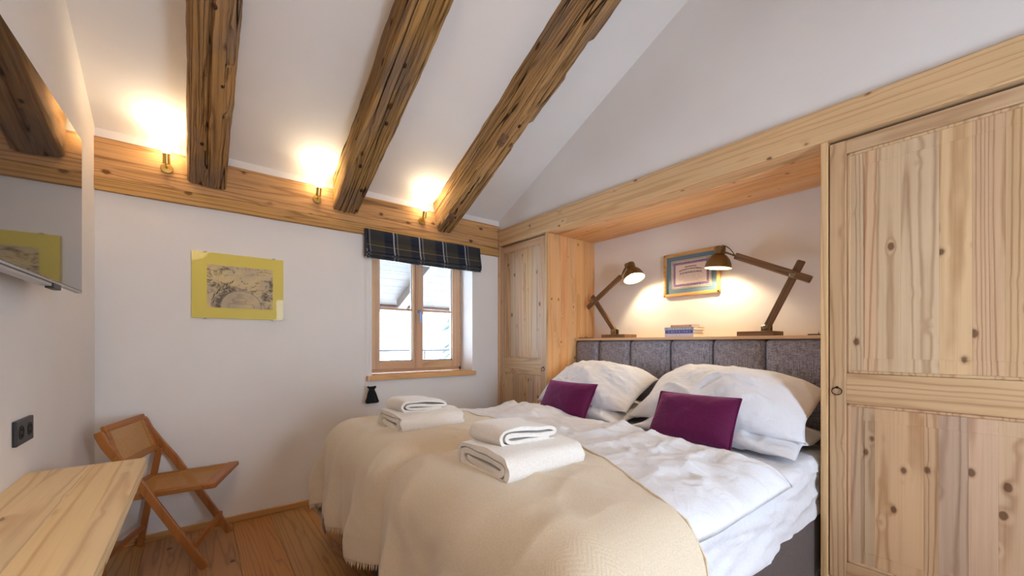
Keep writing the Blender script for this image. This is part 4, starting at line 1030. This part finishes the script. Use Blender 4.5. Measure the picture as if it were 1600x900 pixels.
def cane(name, o_, ux, uy, lx, ly, nn, step=.0115):
    bm = bmesh.new(); n_ = ux.cross(uy).normalized()
    def strip(p, q, w_, h):
        d = (q-p); s_ = n_.cross(d).normalized()*w_/2; off = n_*h
        vs = [bm.verts.new(v+off) for v in (p-s_, q-s_, q+s_, p+s_)]; bm.faces.new(vs)
        vs = [bm.verts.new(v+off-n_*.0008) for v in (p-s_, q-s_, q+s_, p+s_)]; bm.faces.new(vs)
    k = 0; i = 0
    while k < lx: strip(o_+ux*k, o_+ux*k+uy*ly, .0038, .0008); k += step
    k = 0
    while k < ly: strip(o_+uy*k, o_+uy*k+ux*lx, .0038, -.0006); k += step
    k = -ly
    while k < lx:                                   # diagonals
        a, b = max(k, 0), min(k+ly, lx)
        if b > a: strip(o_+ux*a+uy*(a-k), o_+ux*b+uy*(b-k), .0020, .0018); strip(o_+ux*a+uy*(ly-(a-k)), o_+ux*b+uy*(ly-(b-k)), .0020, .0022)
        k += step*2
    o = lobj(name, bm, CANE, False); tag(o, 'woven golden cane panel', kind='stuff')
ux = Vector((math.cos(ang), 0, math.sin(ang)))
cane('cane_seat', seatpt(-1.14, -.174, .009), ux, Vector((0, 1, 0)), .365, .348, 0)
# backrest
b0, b1_ = Vector((-1.128-A0, 0, .566)), Vector((-1.200-A0, 0, .784)); bd = (b1_-b0).normalized(); bang = math.atan2(bd.z, bd.x); bl_ = (b1_-b0).length
MB_ = Matrix.Translation((b0+b1_)/2) @ Matrix.Rotation(-(bang-PI/2), 4, 'Y')
for nm, (x0, x1, y0, y1, z0, z1) in (('back_rail', (-.011, .011, -.198, .198, bl_/2-.034, bl_/2)), ('back_rail', (-.011, .011, -.198, .198, -bl_/2, -bl_/2+.036)), ('back_stile', (-.0105, .0105, -.198, -.168, -bl_/2+.03, bl_/2-.03)), ('back_stile', (-.0105, .0105, .168, .198, -bl_/2+.03, bl_/2-.03))):
    bm = bmesh.new(); add_box(bm, x0, x1, y0, y1, z0, z1, .006, 3, MB_); lobj(nm, bm, TEAK['y'])
R3 = MB_.to_3x3()
cane('cane_back', MB_ @ Vector((.006, -.170, -bl_/2+.034)), R3 @ Vector((0, 1, 0)), R3 @ Vector((0, 0, 1)), .340, bl_-.066, 0, .0105)
# stretchers
bm = bmesh.new(); add_box(bm, -.812-A0-.009, -.812-A0+.009, -.214, .214, .112, .146, .004, 2); lobj('stretcher', bm, TEAK['y'])
bm = bmesh.new(); add_box(bm, -1.188-A0-.009, -1.188-A0+.009, -.188, .188, .105, .137, .004, 2); lobj('stretcher', bm, TEAK['y'])
bm = bmesh.new(); add_tube(bm, [(-1.0-A0, -.225, .417), (-1.0-A0, .225, .417)], .0045, 8)
add_tube(bm, [(-1.135-A0, -.232, .625), (-1.135-A0, -.20, .625)], .007, 10); add_tube(bm, [(-1.135-A0, .20, .625), (-1.135-A0, .232, .625)], .007, 10); lobj('pivot_bolt', bm, BRASS)
